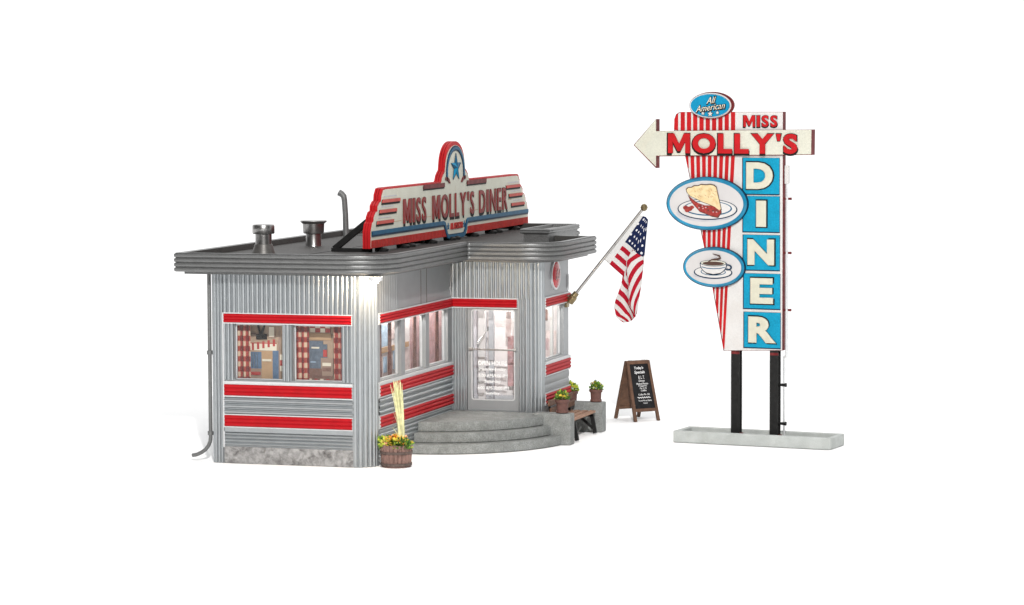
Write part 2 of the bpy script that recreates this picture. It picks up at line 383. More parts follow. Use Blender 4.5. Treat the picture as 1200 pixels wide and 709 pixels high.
def band(fr, u0, u1, z0, z1, parent, e=.03):
    mb = MB(); n = 28; k = 3; h = (z1 - z0) / k
    def off(t, z):
        q = ((z - z0) / h) % 1
        return e + .028 * math.sin(pi * min(max(q, 0), 1)) ** .6
    zs = [z0 + 1e-4 + (z1 - z0 - 2e-4) * i / n for i in range(n + 1)]
    mb.sheet(fr.path(u0, u1, 6), zs, off, 'red')
    for u in (u0, u1):   # end caps
        vs = [fr(u, .0, z) for z in zs] + [fr(u, off(0, z), z) for z in zs]
        mb.add(vs, [(i, i + 1, n + 2 + i, n + 1 + i) for i in range(n)], 'trim')
    fr.box(mb, u0 - .012, u1 + .012, 0, e + .012, z1 + .001, z1 + .02, 'trim')
    fr.box(mb, u0 - .012, u1 + .012, 0, e + .012, z0 - .02, z0 - .001, 'trim')
    return obj('red_band', mb, parent)
def curtain(fr, u0, u1, e, z0, z1, parent, m='plaid', folds=2.2):
    mb = MB(); n = 30
    mb.sheet(fr.path(u0, u1, n, e), [z0 + (z1 - z0) * i / 6 for i in range(7)],
             lambda t, z: .025 * math.sin(2 * pi * folds * t / (u1 - u0) + .4 * z), m)
    return obj('curtain', mb, parent)
LW = [(-2.66, -1.71, 1.555, 2.585), (-1.50, -.55, 1.555, 2.585)]
FWIN = [(.53, 1.71, 1.555, 2.585), (1.93, 3.15, 1.555, 2.585), (3.36, 4.50, 1.555, 2.585)]
DOOR = (.32, 1.37, ZP + .012, 2.585)
RWIN = [(5.16, 6.43, 1.555, 2.585)]
# --- left facade
mb = MB()
wall_holes(mb, FL, -W + .24, -RC, 0, ZC, LW, 'silver')
vribs(mb, FL, -W + .245, -RC - .005, Z1T + .02, ZC - .03, 'silver')
for a, b in ((-W + .245, -2.675), (-1.695, -1.515), (-.535, -RC - .005)): vribs(mb, FL, a, b, 1.55, Z1B - .02, 'silver', p=.075)
hribs(mb, FL, -W + .25, -RC - .01, Z3T + .02, Z2B - .02, 'silver', .105, .042)
hribs(mb, FL, -W + .25, -RC - .01, .335, Z3B - .10, 'silver', .062, .03)
FL.box(mb, -W + .25, -RC - .01, 0, .045, Z3B - .095, Z3B - .021, 'silver')
FL.box(mb, -W + .25, -RC - .01, 0, .05, Z2T + .021, Z2T + .062, 'trim')   # sill
FL.box(mb, -W + .235, -W + .262, 0, .045, .30, Z1T + .02, 'trim')
obj('wall', mb, diner)
# --- plinth of the left facade
mb = MB(); FL.box(mb, -W + .25, -RC - .005, 0, .035, 0.004, .315, 'plinth'); obj('plinth', mb, diner, bevel=.008)
# --- fluted corner pier and left corner
mb = MB(); r = rib(.096, .036, .84)
pth = arc(-RC, RC, RC, -pi / 2, 0, 90)
mb.sheet(pth, [0.004, ZC - .02], lambda t, z: r(t + .02), 'silver')
mb.sheet(line(-RC - .02, 0, -RC, 0, 0, -1, 2), [0.004, ZC - .02], lambda t, z: .03, 'silver')
mb.sheet(line(0, RC, 0, RC + .06, 1, 0, 2), [0.004, ZC - .02], lambda t, z: .02, 'silver')
obj('corner_pier', mb, diner)
mb = MB(); r = rib(.062, .028, .78)
mb.sheet(arc(-W + .06, .06, .06, -pi, -pi / 2, 20), [0.004, ZC - .02], lambda t, z: 0, 'silver'); mb.sheet(FL.path(-W + .06, -W + .25, 60), [0.004, ZC - .02], lambda t, z: r(t), 'silver')
obj('corner_pier', mb, diner)
# --- front (long) wall, vestibule, hidden walls
mb = MB()
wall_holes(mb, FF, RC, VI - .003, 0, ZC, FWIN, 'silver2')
vribs(mb, FF, RC + .06, 1.45, Z1T + .02, ZC - .03, 'silver2', p=.13, amp=.010)
for a in (2.86, 3.2): FF.box(mb, a, a + .022, 0, .006, Z1T + .02, ZC, 'darksteel')
hribs(mb, FF, RC + .06, VI, Z3T + .02, Z2B - .02, 'silver', .105, .042)
hribs(mb, FF, RC + .06, VI, .02, Z3B - .02, 'silver', .085, .026)
FF.box(mb, RC + .06, VI, 0, .05, Z2T + .021, Z2T + .06, 'trim')
obj('wall', mb, diner)
mb = MB()
wall_holes(mb, FV, 0.002, UV - .3, 0, ZC, [DOOR], 'silver')
vribs(mb, FV, .01, 1.64, Z1T + .02, ZC - .03, 'silver', p=.088)
vribs(mb, FV, .01, .30, ZP + .01, Z1B - .02, 'silver', p=.058, amp=.026)
vribs(mb, FV, 1.40, 1.52, ZP + .01, Z1B - .02, 'silver', p=.058, amp=.026)
vribs(mb, FV, 1.40, 1.52, Z1B - .02, Z1T + .02, 'silver', p=.058, amp=.026)
r2 = rib(.086, .034, .82)
mb.sheet(arc(UV - .29, VI + .29, .29, -pi / 2, 0, 70), [.004, ZC - .02], lambda t, z: r2(t), 'silver')
obj('wall', mb, diner)
mb = MB()
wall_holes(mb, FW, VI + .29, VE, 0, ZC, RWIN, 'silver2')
hribs(mb, FW, VI + .31, VE - .01, Z3T + .02, Z2B - .02, 'silver2', .13, .014)
hribs(mb, FW, VI + .31, VE - .01, .02, Z3B - .02, 'silver2', .13, .014)
FW.box(mb, VI + .31, VE - .01, 0, .05, Z2T + .021, Z2T + .055, 'trim')
FW.box(mb, VE - .10, VE - .05, 0, .03, 2.84, 3.15, 'trim')
obj('wall', mb, diner)
mb = MB()
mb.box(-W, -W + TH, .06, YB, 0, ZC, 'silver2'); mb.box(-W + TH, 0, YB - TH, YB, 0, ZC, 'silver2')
mb.box(-TH, 0, 8.55, YB - TH, 0, ZC, 'silver2'); mb.box(.9 - TH, .9, VE, 8.55, 0, ZC, 'silver2'); mb.box(0, .9 - TH, 8.55 - TH, 8.55, 0, ZC, 'silver2'); mb.box(0, UV - TH, VE - TH, VE, 0, ZC, 'silver2')
obj('wall', mb, diner)
# --- red bands
band(FL, -W + .265, -RC - .02, Z1B, Z1T, diner); band(FL, -W + .265, -RC - .02, Z2B, Z2T, diner); band(FL, -W + .265, -RC - .02, Z3B, Z3T, diner)
for z0, z1 in ((Z1B, Z1T), (Z2B, Z2T), (Z3B, Z3T)): band(FF, RC + .07, VI - .01, z0, z1, diner)
band(FV, .03, 1.37, Z1B, Z1T, diner)
for z0, z1 in ((Z1B, Z1T), (Z2B, Z2T), (Z3B, Z3T)): band(FW, VI + .30, VE, z0, z1, diner)
# --- windows
def window(fr, w, parent=diner):
    mb = MB(); fr.box(mb, w[0] + .012, w[1] - .012, -.102, -.094, w[2] + .012, w[3] - .012, 'glass')
    o = obj('window', mb, parent)
    fm = MB(); t = .022
    for a, b, c, d in ((w[0], w[1], w[2], w[2] + t), (w[0], w[1], w[3] - t, w[3]), (w[0], w[0] + t, w[2] + t, w[3] - t), (w[1] - t, w[1], w[2] + t, w[3] - t)):
        fr.box(fm, a + .002, b - .002, -.12, -.07, c + .002, d - .002, 'trim')
    obj('frame', fm, o, bevel=.004)
    return o
w1 = window(FL, LW[0]); curtain(FL, -2.70, -2.44, -.27, 1.5, 2.62, w1)
w2 = window(FL, LW[1]); curtain(FL, -1.53, -1.28, -.27, 1.5, 2.62, w2); curtain(FL, -.80, -.54, -.27, 1.5, 2.62, w2)
for i, w in enumerate(FWIN):
    o = window(FF, w); curtain(FF, w[1] - .23, w[1] - .06, -.19, 1.5, 2.62, o, 'brownprint', 1.2)
    if i == 0: curtain(FF, .90, 1.14, -.19, 1.5, 2.62, o, 'brownprint', 1.5)
rw = window(FW, RWIN[0])
# --- printed interior cards behind the glass, floor and ceiling
mb = MB(); E0 = -.50
def card(u0, u1, z0, z1, m, e=E0, k=[0]):
    k[0] += 1; FL.box(mb, u0, u1, e - .002, e + .0006 * (k[0] % 60), z0, z1, m)
FL.box(mb, -2.98, -.42, E0 - .03, E0 - .004, .6, 3.4, 'beige')
dx = .12
card(-2.56 - dx, -1.95 - dx, 1.3, 2.7, 'beige')
card(-2.54 - dx, -1.9 - dx, 2.06, 2.185, 'cream2')
for i in range(6): 
    card(-2.50 - dx + i * .105, -2.455 - dx + i * .105, 2.04 + i * .02, 2.17 + i * .02, 'redprint')
card(-2.52 - dx, -1.9 - dx, 2.185, 2.20, 'redprint')
card(-2.50 - dx, -2.20 - dx, 1.72, 2.03, 'printblue'); card(-2.2 - dx, -1.98 - dx, 1.45, 2.05, 'printtan'); card(-1.98 - dx, -1.86 - dx, 1.5, 2.06, 'printblue')
card(-2.52 - dx, -2.2 - dx, 1.5, 1.72, 'beige2'); card(-1.86 - dx, -1.83 - dx, 1.4, 2.65, 'beige2'); card(-1.66 - dx, -1.62 - dx, 1.4, 2.65, 'printbrown')
for i in range(2):
    for j in range(3):
        card(-1.83 - dx + i * .09, -1.745 - dx + i * .09, 1.68 + j * .105, 1.78 + j * .105, 'redprint' if (i + j) % 2 else 'cream2')
mb.prism([(-2.36, 2.56), (-2.31, 2.56), (-2.28, 2.40), (-2.21, 2.56), (-2.17, 2.56), (-2.24, 2.36), (-2.16, 2.37), (-2.15, 2.27), (-2.37, 2.27), (-2.37, 2.36), (-2.31, 2.36)], 0, .003, lambda a, b, c: FL(a - .04, E0 + .04 + c, b), 'ink')
for i in range(4):
    for j in range(2): card(-1.30 - dx + i * .1 + .07, -1.205 - dx + i * .1 + .07, 2.42 + j * .08, 2.495 + j * .08, 'redprint' if (i + j) % 2 else 'cream2')
card(-1.24 - dx, -.82 - dx, 2.28, 2.40, 'printtan'); card(-1.26 - dx, -.98 - dx, 1.62, 2.26, 'printslate'); card(-.98 - dx, -.90 - dx, 1.85, 2.2, 'printslate')
card(-1.02 - dx, -.78 - dx, 1.62, 1.95, 'beige2'); card(-.99 - dx, -.82 - dx, 1.80, 1.86, 'cream2'); card(-.99 - dx, -.82 - dx, 1.70, 1.77, 'printbrown'); card(-1.3 - dx, -.8 - dx, 1.4, 1.62, 'printbrown')
for i in range(5): card(-2.49 - dx + i * .05, -2.475 - dx + i * .05, 1.74, 2.02, 'printslate')
card(-2.18 - dx, -2.0 - dx, 1.86, 1.90, 'cream2'); card(-2.5 - dx, -2.22 - dx, 1.60, 1.66, 'redprint'); card(-2.42 - dx, -2.3 - dx, 2.36, 2.375, 'printbrown'); card(-2.06 - dx, -1.92 - dx, 2.30, 2.52, 'beige2'); card(-2.04 - dx, -1.94 - dx, 2.32, 2.50, 'cream2')
for i in range(4): card(-1.26 - dx + i * .115, -1.20 - dx + i * .115, 1.50, 1.56, 'redprint' if i % 2 else 'cream2')
card(-1.2 - dx, -1.05 - dx, 2.12, 2.15, 'cream2'); card(-1.22 - dx, -1.12 - dx, 1.86, 1.88, 'paleblue'); card(-.97 - dx, -.9 - dx, 1.97, 2.1, 'redprint'); card(-1.24 - dx, -1.0 - dx, 1.62, 1.75, 'printbrown')
obj('interior_print', mb, diner)
mb = MB(); EX = -.62
FF.box(mb, .6, 6.6, EX - .03, EX, .6, 3.4, 'inner')
kk = 0
rnd = random.Random(3)
for u0, u1, z0, z1, m in ((1.2, 5, 1.3, 1.86, 'palepink'), (1.6, 2.3, 2.05, 2.5, 'palepink'), (2.35, 2.75, 2.0, 2.42, 'paleblue'), (2.9, 3.2, 2.1, 2.55, 'palepink'), (3.3, 3.7, 1.9, 2.5, 'pink'),
                          (4.0, 6.4, 1.4, 2.75, 'pink'), (2.0, 2.2, 1.5, 1.75, 'paleblue'), (2.45, 2.62, 1.5, 1.8, 'paleblue'), (3.0, 3.2, 1.52, 1.9, 'paleblue'), (1.4, 3.9, 1.88, 1.98, 'printtan'), (3.45, 3.6, 1.5, 1.8, 'redprint')):
    kk += 1; FF.box(mb, u0, u1, EX, EX + .002 * kk, z0, z1, m)
obj('interior_print', mb, diner)
mb = MB()   # vestibule interior card, posts and counter
FV.box(mb, 0.0, 1.22, -.95, -.9, .6, 3.4, 'inner')
FV.box(mb, .42, .56, -.5, -.42, .6, 3.4, 'inner'); FV.box(mb, .60, .70, -.62, -.55, .6, 3.4, 'shade')
FV.box(mb, 0.01, .25, -.885, -.86, .6, 3.4, 'shade'); FV.box(mb, .42, .46, -.885, -.872, .6, 3.4, 'shade')
FV.box(mb, .95, 1.08, -.7, -.68, 1.0, 2.0, 'pink'); FV.box(mb, 1.0, 1.1, -.45, -.43, 2.0, 2.5, 'palepink')
FV.box(mb, .2, 1.2, -.86, -.70, .6, .80, 'shade')
FV.box(mb, 1.0, UV - TH - .01, -1.93, -1.90, .6, 3.3, 'inner'); FV.box(mb, 1.29, 1.42, -1.899, -1.885, 2.22, 2.44, 'printbrown'); FV.box(mb, 1.34, 1.60, -1.899, -1.892, 1.35, 2.02, 'palepink'); FV.box(mb, 1.32, 1.44, -1.891, -1.886, 1.62, 1.86, 'pink')
FV.box(mb, 1.0, 1.03, -1.88, -.96, .6, 3.3, 'inner')
FW.box(mb, 6.30, 6.36, -.24, -.19, .6, 3.25, 'white')
obj('interior_print', mb, diner)
mb = MB()
for z in (.50, 3.3):
    mb = MB(); mb.box(-W + TH + .01, -.02 - TH, .14, VI - .01, z, z + .04, 'inner'); mb.box(-W + TH + .01, UV - TH - .02, VI + TH + .01, VE - TH - .01, z, z + .04, 'inner'); mb.box(-W + TH + .01, -.02 - TH, VI - .01, VI + TH + .01, z, z + .04, 'inner')
    obj('floor' if z < 1 else 'ceiling', mb, diner)
# --- door
dm = MB(); d0, d1, dz0, dz1 = DOOR
gx0, gx1, gz0, gz1 = .43, 1.28, .80, 2.545
def rrect(a0, a1, b0, b1, r, n=6):
    out = []
    for cx, cy, s in ((a1 - r, b1 - r, 0), (a0 + r, b1 - r, 1), (a0 + r, b0 + r, 2), (a1 - r, b0 + r, 3)):
        for i in range(n + 1):
            t = pi / 2 * (s + i / n); out.append((cx + r * math.cos(t), cy + r * math.sin(t)))
    return out
N = 7
inner = rrect(gx0, gx1, gz0, gz1, .05); outer = rrect(d0 + .004, d1 - .004, dz0, dz1 - .004, .006)
ring(dm, outer, inner, -.09, -.03, FV.abc(), 'silver2')
door = obj('door', dm, diner, bevel=.006)
mb = MB(); mb.prism(rrect(gx0 - .01, gx1 + .01, gz0 - .01, gz1 + .01, .05), -.075, -.068, FV.abc(), 'glass'); obj('door_glass', mb, door)
mb = MB(); ring(mb, rrect(gx0 - .025, gx1 + .025, gz0 - .025, gz1 + .025, .06), rrect(gx0, gx1, gz0, gz1, .045), -.05, -.022, FV.abc(), 'trim'); obj('glass_trim', mb, door)
mb = MB(); FV.box(mb, d0 + .05, d1 - .03, .02, .05, 1.765, 1.80, 'pole'); 
for u in (d0 + .09, d1 - .07): FV.box(mb, u - .03, u + .03, -.03, .022, 1.75, 1.815, 'pole')
obj('push_bar', mb, door, bevel=.006)
mb = MB(); mb.tube([FV(.48, -.12, 1.86), FV(.66, -.30, 2.16)], .012, 'steel'); mb.tube([FV(.66, -.30, 2.12), FV(.66, -.30, 2.20)], .02, 'steel'); obj('door_closer', mb, door)
mb = MB(); fn = FV.abc(-.066)
for s, a, b, z0, h in (('OPEN HOURS', .53, 1.13, 1.465, .085), ('Monday-Friday', .56, 1.10, 1.345, .075), ('6:00 AM-9:00 PM', .54, 1.14, 1.225, .07), ('Saturday', .66, 1.00, 1.105, .075),
                       ('6:00 AM-10:00 PM', .52, 1.16, .985, .07), ('Sunday', .68, .98, .875, .07), ):
    mb = MB(); text(mb, s, (a, b, z0, z0 + h), 0, .004, fn, 'chalk', offset=.03); obj('lettering', mb, door)
# --- round emblem on the right wall
mb = MB(); fn = FW.abc()
mb.prism(ell(5.82, 3.20, .30, .30), .0, .035, fn, 'trim'); em = obj('round_emblem', mb, diner, bevel=.012)
mb = MB(); pr = [(.01, .075), (.12, .07), (.20, .058), (.262, .036), (.264, .03)]
vs = []; n = 40
for rr, cc in pr: vs += [fn(5.82 + rr * math.cos(2 * pi * j / n), 3.20 + rr * math.sin(2 * pi * j / n), cc) for j in range(n)]
mb.add(vs, [(i * n + j, (i + 1) * n + j, (i + 1) * n + (j + 1) % n, i * n + (j + 1) % n) for i in range(len(pr) - 1) for j in range(n)] + [tuple(range(n))], 'gloss_red')
obj('red_disc', mb, em)
mb = MB()
stroke(mb, [(5.70, 3.10), (5.74, 3.26), (5.80, 3.31), (5.83, 3.22), (5.80, 3.13), (5.86, 3.12), (5.92, 3.24), (5.94, 3.30)], .022, .07, .078, fn, 'white'); obj('glare_mark', mb, em)  # white stroke paints an M-like reflection onto the disc
# --- cornice and roof
corners = [((-W, 0), .02, 1), ((0, 0), RC, 1), ((0, VI), .06, -1), ((UV, VI), .24, 1), ((UV, VE - .22), .02, 1), ((.9, VE - .22), .06, -1), ((.9, 8.55), .05, 1), ((0, 8.55), .06, -1), ((0, YB), .05, 1), ((-W, YB), .05, 1)]
def outline(d, n=10):
    k = len(corners); out = []
    for i in range(k):
        (p, R, cv) = corners[i]; a = Vector(corners[i - 1][0]); b = Vector(p); c = Vector(corners[(i + 1) % k][0])
        e1 = (b - a).normalized(); e2 = (c - b).normalized(); n1 = Vector((e1.y, -e1.x)); n2 = Vector((e2.y, -e2.x))
        q = b + n1 * d + n2 * d       # 90 degree corners
        rr = max(R + d if cv > 0 else R - d + .6 * max(d, 0) + .02, .004)
        if R < .06 and cv > 0: rr = .02
        if cv < 0: rr = .05
        s = q - e1 * rr; t = q + e2 * rr
        cen = q - e1 * rr + e2 * rr
        for j in range(n + 1):
            w = j / n * pi / 2
            out.append(tuple(cen + (s - cen) * math.cos(w) + (t - cen) * math.sin(w)))
    return out
prof = [(OV - .155, ZR - .03), (OV - .155, ZT - .02), (OV - .15, ZT), (OV - .01, ZT + .002)]
k = 4; h = (ZT - ZC) / k
for i in range(k):
    for j in range(7):
        q = j / 6; prof.append((OV - .022 + .026 * max(0, math.sin(pi * q)) ** .22, ZT - .003 - i * h - q * (h - .004)))
prof += [(OV - .05, ZC), (OV - .14, ZC - .004), (OV - .14, ZC - .045), (-.06, ZC - .05)]
rings = [outline(d) for d, z in prof]; n = len(rings[0]); vs = []
for rg, (d, z) in zip(rings, prof): vs += [(x, y, z) for x, y in rg]
mb = MB(); mb.add(vs, [(i * n + j, (i + 1) * n + j, (i + 1) * n + (j + 1) % n, i * n + (j + 1) % n) for i in range(len(prof) - 1) for j in range(n)], 'cornice')
for i_ in range(n * 2): mb.m[i_] = mb.mi('rooftop')
obj('cornice', mb, diner, ang=40)
mb = MB(); rg = outline(OV - .13)
bmr = bmesh.new(); bmr.faces.new([bmr.verts.new((x, y, ZR)) for x, y in rg]); bmesh.ops.triangulate(bmr, faces=bmr.faces[:])
bmr.verts.index_update(); mb.add([v.co[:] for v in bmr.verts], [[v.index for v in f.verts] for f in bmr.faces], 'rooftop'); bmr.free()
for x in (-1.72,): mb.box(x, x + .03, -.3, YB + .2, ZR, ZR + .006, 'black')
mb.box(-3.3, -1.72, 8.2, 8.23, ZR, ZR + .006, 'black')
roof = obj('roof', mb, diner)
mb = MB(); mb.lathe([(.225, 0), (.215, .03), (.168, .175), (.14, .185)], 'darksteel', (-2.66, 1.5, ZR), 40, close=False); mb.lathe([(.155, .18), (.155, .37), (.175, .372), (.20, .374), (.21, .39), (.21, .52), (.20, .545), (.12, .558), (.01, .562)], 'steel', (-2.66, 1.5, ZR), 40)
obj('mushroom_vent', mb, roof)
mb = MB(); mb.lathe([(.16, 0), (.155, .02), (.15, .24), (.20, .25), (.208, .28), (.215, .44), (.255, .47), (.265, .49), (.26, .502), (.20, .506), (.01, .508)], 'steel', (-2.68, 4.2, ZR), 40)
obj('flared_vent', mb, roof)
mb = MB(); mb.tube([(-2.955, 6.8, ZR), (-2.965, 6.8, ZR + .5), (-2.985, 6.8, ZR + .80), (-3.0, 6.8, ZR + .88), (-3.05, 6.8, ZR + .93), (-3.10, 6.8, ZR + .955)], [.062, .058, .058, .062, .066, .07], 'pipe', 14)
mb.lathe([(.10, 0), (.075, .05)], 'pipe', (-2.955, 6.8, ZR), 16)
obj('vent_pipe', mb, roof)
# roof hatch on the vestibule
mb = MB(); hx0, hx1, hy0, hy1 = .93, 1.50, 6.45, 8.6
mb.box(hx0 + .03, hx1 - .02, hy0 + .03, hy1 - .03, ZR, ZR + .17, 'cornice')
hp = [(0, .17), (.0, .175), (.02, .18), (.03, .20), (.018, .222), (.03, .245), (.018, .265), (.01, .27), (-.05, .27), (-.055, .21)]
rv_ = []
for d, z in hp: rv_ += [(hx0 - d, hy0 - d, ZR + z), (hx1 + d, hy0 - d, ZR + z), (hx1 + d, hy1 + d, ZR + z), (hx0 - d, hy1 + d, ZR + z)]
mb.add(rv_, [(i * 4 + j, i * 4 + (j + 1) % 4, (i + 1) * 4 + (j + 1) % 4, (i + 1) * 4 + j) for i in range(len(hp) - 1) for j in range(4)] + [tuple((len(hp) - 1) * 4 + j for j in range(4))], 'cornice')
obj('roof_hatch', mb, roof)
# --- downspout on the left edge
mb = MB(); mb.tube([(-3.19, .1, ZC - .05), (-3.19, .1, .46), (-3.20, .1, .38), (-3.235, .1, .30), (-3.30, .1, .22), (-3.38, .1, .165), (-3.47, .1, .125), (-3.56, .1, .105)], .036, 'pipe', 12)
for z in (2.0, .5): mb.tube([(-3.19, .1, z), (-3.19, .1, z + .07)], .055, 'pipe', 12)
obj('downspout', mb, diner)
# --- corner lamp (lit in the photograph)
mb = MB(); mb.lathe([(.13, .07), (.12, .0), (.11, .0)], 'trim', (.19, -.21, ZC - .125), 24, close=False); mb.lathe([(.13, .072), (.01, .075)], 'trim', (.19, -.21, ZC - .125), 24)
lamp = obj('corner_lamp', mb, diner)
mb = MB(); mb.lathe([(.01, -.05), (.045, -.035), (.06, 0), (.05, .03)], 'bulb', (.19, -.21, ZC - .125), 20); obj('bulb', mb, lamp)
# ------------------------------------------------------------------ entrance steps
st = thing('entrance_steps', 'rounded grey concrete steps rising in three tiers to the diner door', 'steps', (0, VI, 0))
def tier(R, z0, z1):   # each tier stands on a slightly recessed foot
    a1 = -math.asin((VI - 4.215) / R); n = 48; ex = {2.60: .935, 2.36: .945, 2.12: .985}[R]
    pts = [(.012, -.012)] + [(ex * R * math.cos(-pi / 2 + (a1 + pi / 2) * i / n), R * math.sin(-pi / 2 + (a1 + pi / 2) * i / n)) for i in range(n + 1)]
    pts = [(max(x, .012), y) for x, y in pts]
    if ex * R * math.cos(a1) > UV: pts += [(UV - .01, pts[-1][1]), (UV - .01, -.012)]
    m = MB(); m.prism(pts, z0 + .016, z1, lambda a, b, c: (a, b, c), 'concrete')
    q = 1 - .022 / R; m.prism([(max(x * q, .014), y * q) for x, y in pts], z0, z0 + .03, lambda a, b, c: (a, b, c), 'concrete'); return m
for R, z0, z1 in ((2.60, .002, .19), (2.36, .189, .378), (2.12, .377, ZP)):
    obj('step', tier(R, z0 + .003, z1), st, bevel=.014, seg=3)
# ------------------------------------------------------------------ blocks, bench, pots
def block(label, y0, y1, x0, x1, h):
    b = MB(); b.box(x0, x1, y0, y1, .004, h, 'concrete'); o = obj('concrete_block', b, None, bevel=.02, seg=3)
    return tag(o, label, 'block', 'concrete blocks at the bench ends')
block('grey concrete block joined to the right end of the steps, nearer bench end', 4.22, 4.52, 1.82, 2.575, .61)
block('free end grey concrete block at the far end of the bench', 6.44, 6.76, 1.82, 2.60, .60)
bench = thing('bench', 'low brown slatted bench with black iron legs between two concrete blocks', 'bench', (2.15, 5.45, 0))
m_ = MB()
for i in range(4):
    x = -.22 + i * .155; m_.box(x, x + .115, -.84, .84, .42, .465, 'woodlight')
obj('seat', m_, bench, bevel=.008)
m_ = MB()
for z0, dx_ in ((.55, -.10), (.70, -.14)):
    m_.box(dx_ - .02, dx_ + .025, -.80, .86, z0, z0 + .115, 'wood')
obj('backrest', m_, bench, bevel=.01)
for y in (-.66, .66):
    m_ = MB(); m_.beam((.33, y, .40), (.40, y, .03), .05, .08, 'black', up=(1, 0, 0)); m_.beam((-.2, y, .40), (-.28, y, .03), .05, .08, 'black', up=(1, 0, 0))
    m_.beam((-.27, y, .385), (.37, y, .385), .05, .05, 'black'); m_.beam((.36, y, .12), (.05, y, .38), .04, .05, 'black'); m_.beam((-.12, y, .40), (-.18, y, .82), .05, .04, 'black', up=(1, 0, 0))
    obj('leg', m_, bench, bevel=.008)
def leaves(mb, c, rx, rz, n, mats, size, rng, up=.5):
    for i in range(n):
        th = rng.uniform(0, 2 * pi); ph = rng.uniform(-.25, 1.0); rr = rng.uniform(.45, 1.0)
        ch = math.sqrt(max(0, 1 - min(1, ph * ph)))
        p = Vector((c[0] + rx * rr * ch * math.cos(th), c[1] + rx * rr * ch * math.sin(th), c[2] + rz * rr * ph))
        d = (p - Vector(c)).normalized() + Vector((rng.uniform(-.6, .6), rng.uniform(-.6, .6), rng.uniform(-.2, .8)))
        d.normalize(); sd = d.cross(Vector((rng.uniform(-1, 1), rng.uniform(-1, 1), rng.uniform(-1, 1)))).normalized(); L = size * rng.uniform(.7, 1.35)
        nn = sd.cross(d) * L * .18
        mb.add([p, p + d * L * .5 + sd * L * .30 + nn, p + d * L, p + d * L * .5 - sd * L * .30 + nn], [(0, 1, 2, 3)], rng.choice(mats))
def blossom(mb, p, r, m, rng):
    ax = Vector((rng.uniform(-.5, .5), rng.uniform(-.8, .3), 1)).normalized(); x = ax.orthogonal().normalized(); y = ax.cross(x)
    for k in range(5):
        a = 2 * pi * k / 5; b = a + 1.0; q = Vector(p)
        mb.add([q, q + (x * math.cos(a) + y * math.sin(a)) * r + ax * r * .35, q + (x * math.cos(a + .5) + y * math.sin(a + .5)) * r * 1.25 + ax * r * .45, q + (x * math.cos(b) + y * math.sin(b)) * r + ax * r * .35], [(0, 1, 2, 3)], m)
def pot(label, x, y, z, s, seed, yellow=.0):
    rng = random.Random(seed)
    t = thing('flower_pot', label, 'flower pot', (x, y, z), 0, 'small flower pots by the bench')
    p = MB(); p.lathe([(.105 * s, 0), (.135 * s, .015 * s), (.132 * s, .05 * s), (.118 * s, .06 * s), (.128 * s, .22 * s), (.150 * s, .225 * s), (.152 * s, .29 * s), (.13 * s, .295 * s), (.125 * s, .26 * s), (.01, .26 * s)], 'terracotta', n=24); obj('pot', p, t)
    f = MB(); leaves(f, (0, 0, .30 * s), .125 * s, .16 * s, 230, ['leaf', 'leaf', 'leafdark', 'leafyellow'] if not yellow else ['leafyellow', 'leafyellow', 'leaf'], .065 * s, rng); obj('foliage', f, t)
    b = MB()
    for i in range(12 if not yellow else 20):
        a = rng.uniform(0, 2 * pi); r = rng.uniform(.02, .13) * s
        blossom(b, (r * math.cos(a), r * math.sin(a), rng.uniform(.39, .465) * s - r * .25), .028 * s, rng.choice(['petal_y', 'petal_y', 'petal_o']) if not yellow else 'petal_y', rng)
    obj('flowers', b, t)
pot('brown flower pot with green plant on the block beside the steps', 2.37, 4.37, .612, .93, 1)
pot('brown flower pot with orange and yellow flowers alone on the far concrete block', 2.43, 6.60, .602, .88, 2)
pot('flower pot with bright yellow plant half hidden behind the diner wall', 1.81, 6.96, .50, .95, 3, yellow=1)
# its stand
m_ = MB(); m_.box(1.66, 1.97, 6.81, 7.11, .004, .498, 'concrete'); tag(obj('plinth_stone', m_, None, bevel=.015), 'grey stone plinth behind the bench holding the yellow flower pot', 'plinth')
# ------------------------------------------------------------------ barrel planter
bp_ = thing('barrel_planter', 'half barrel planter of flowers and tall dry grass at the diner corner', 'planter', (.375, .325, 0))
rng = random.Random(11)
m_ = MB(); n = 22; prf = [(.265, .0), (.272, .06), (.282, .18), (.29, .30), (.298, .41), (.270, .412), (.262, .36)]
vs = []
for r_, z in prf:
    for j in range(n * 4):
        t = 2 * pi * j / (n * 4); gq = .010 if j % 4 == 0 else 0; gq *= 2; vs.append(((r_ - gq) * math.cos(t), (r_ - gq) * math.sin(t), z + .004 + (.006 * math.sin(j // 4 * 2.3) if z > .4 else 0)))
q = n * 4
m_.add(vs, [(i * q + j, i * q + (j + 1) % q, (i + 1) * q + (j + 1) % q, (i + 1) * q + j) for i in range(len(prf) - 1) for j in range(q)] + [tuple(range(q))[::-1]], 'barrel')
tub = obj('tub', m_, bp_)
for z in (.245, .03):
    m_ = MB(); rr = .288 if z > .1 else .276
    m_.lathe([(rr - .01, z), (rr + .012, z + .002), (rr + .015, z + .05), (rr - .008, z + .052)], 'darkhoop', n=48, close=False); obj('hoop', m_, tub)
m_ = MB(); m_.lathe([(.265, .35), (.18, .38), (.01, .40)], 'soil', n=24, close=False); obj('soil', m_, bp_)
m_ = MB(); leaves(m_, (0, 0, .38), .275, .15, 400, ['leafyellow', 'leafyellow', 'leaf'], .085, rng); leaves(m_, (.17, -.12, .38), .13, .14, 120, ['leafdark', 'leaf'], .07, rng); leaves(m_, (-.26, 0, .42), .09, .14, 60, ['leafyellow', 'leaf'], .06, rng)
obj('foliage', m_, bp_)
m_ = MB()
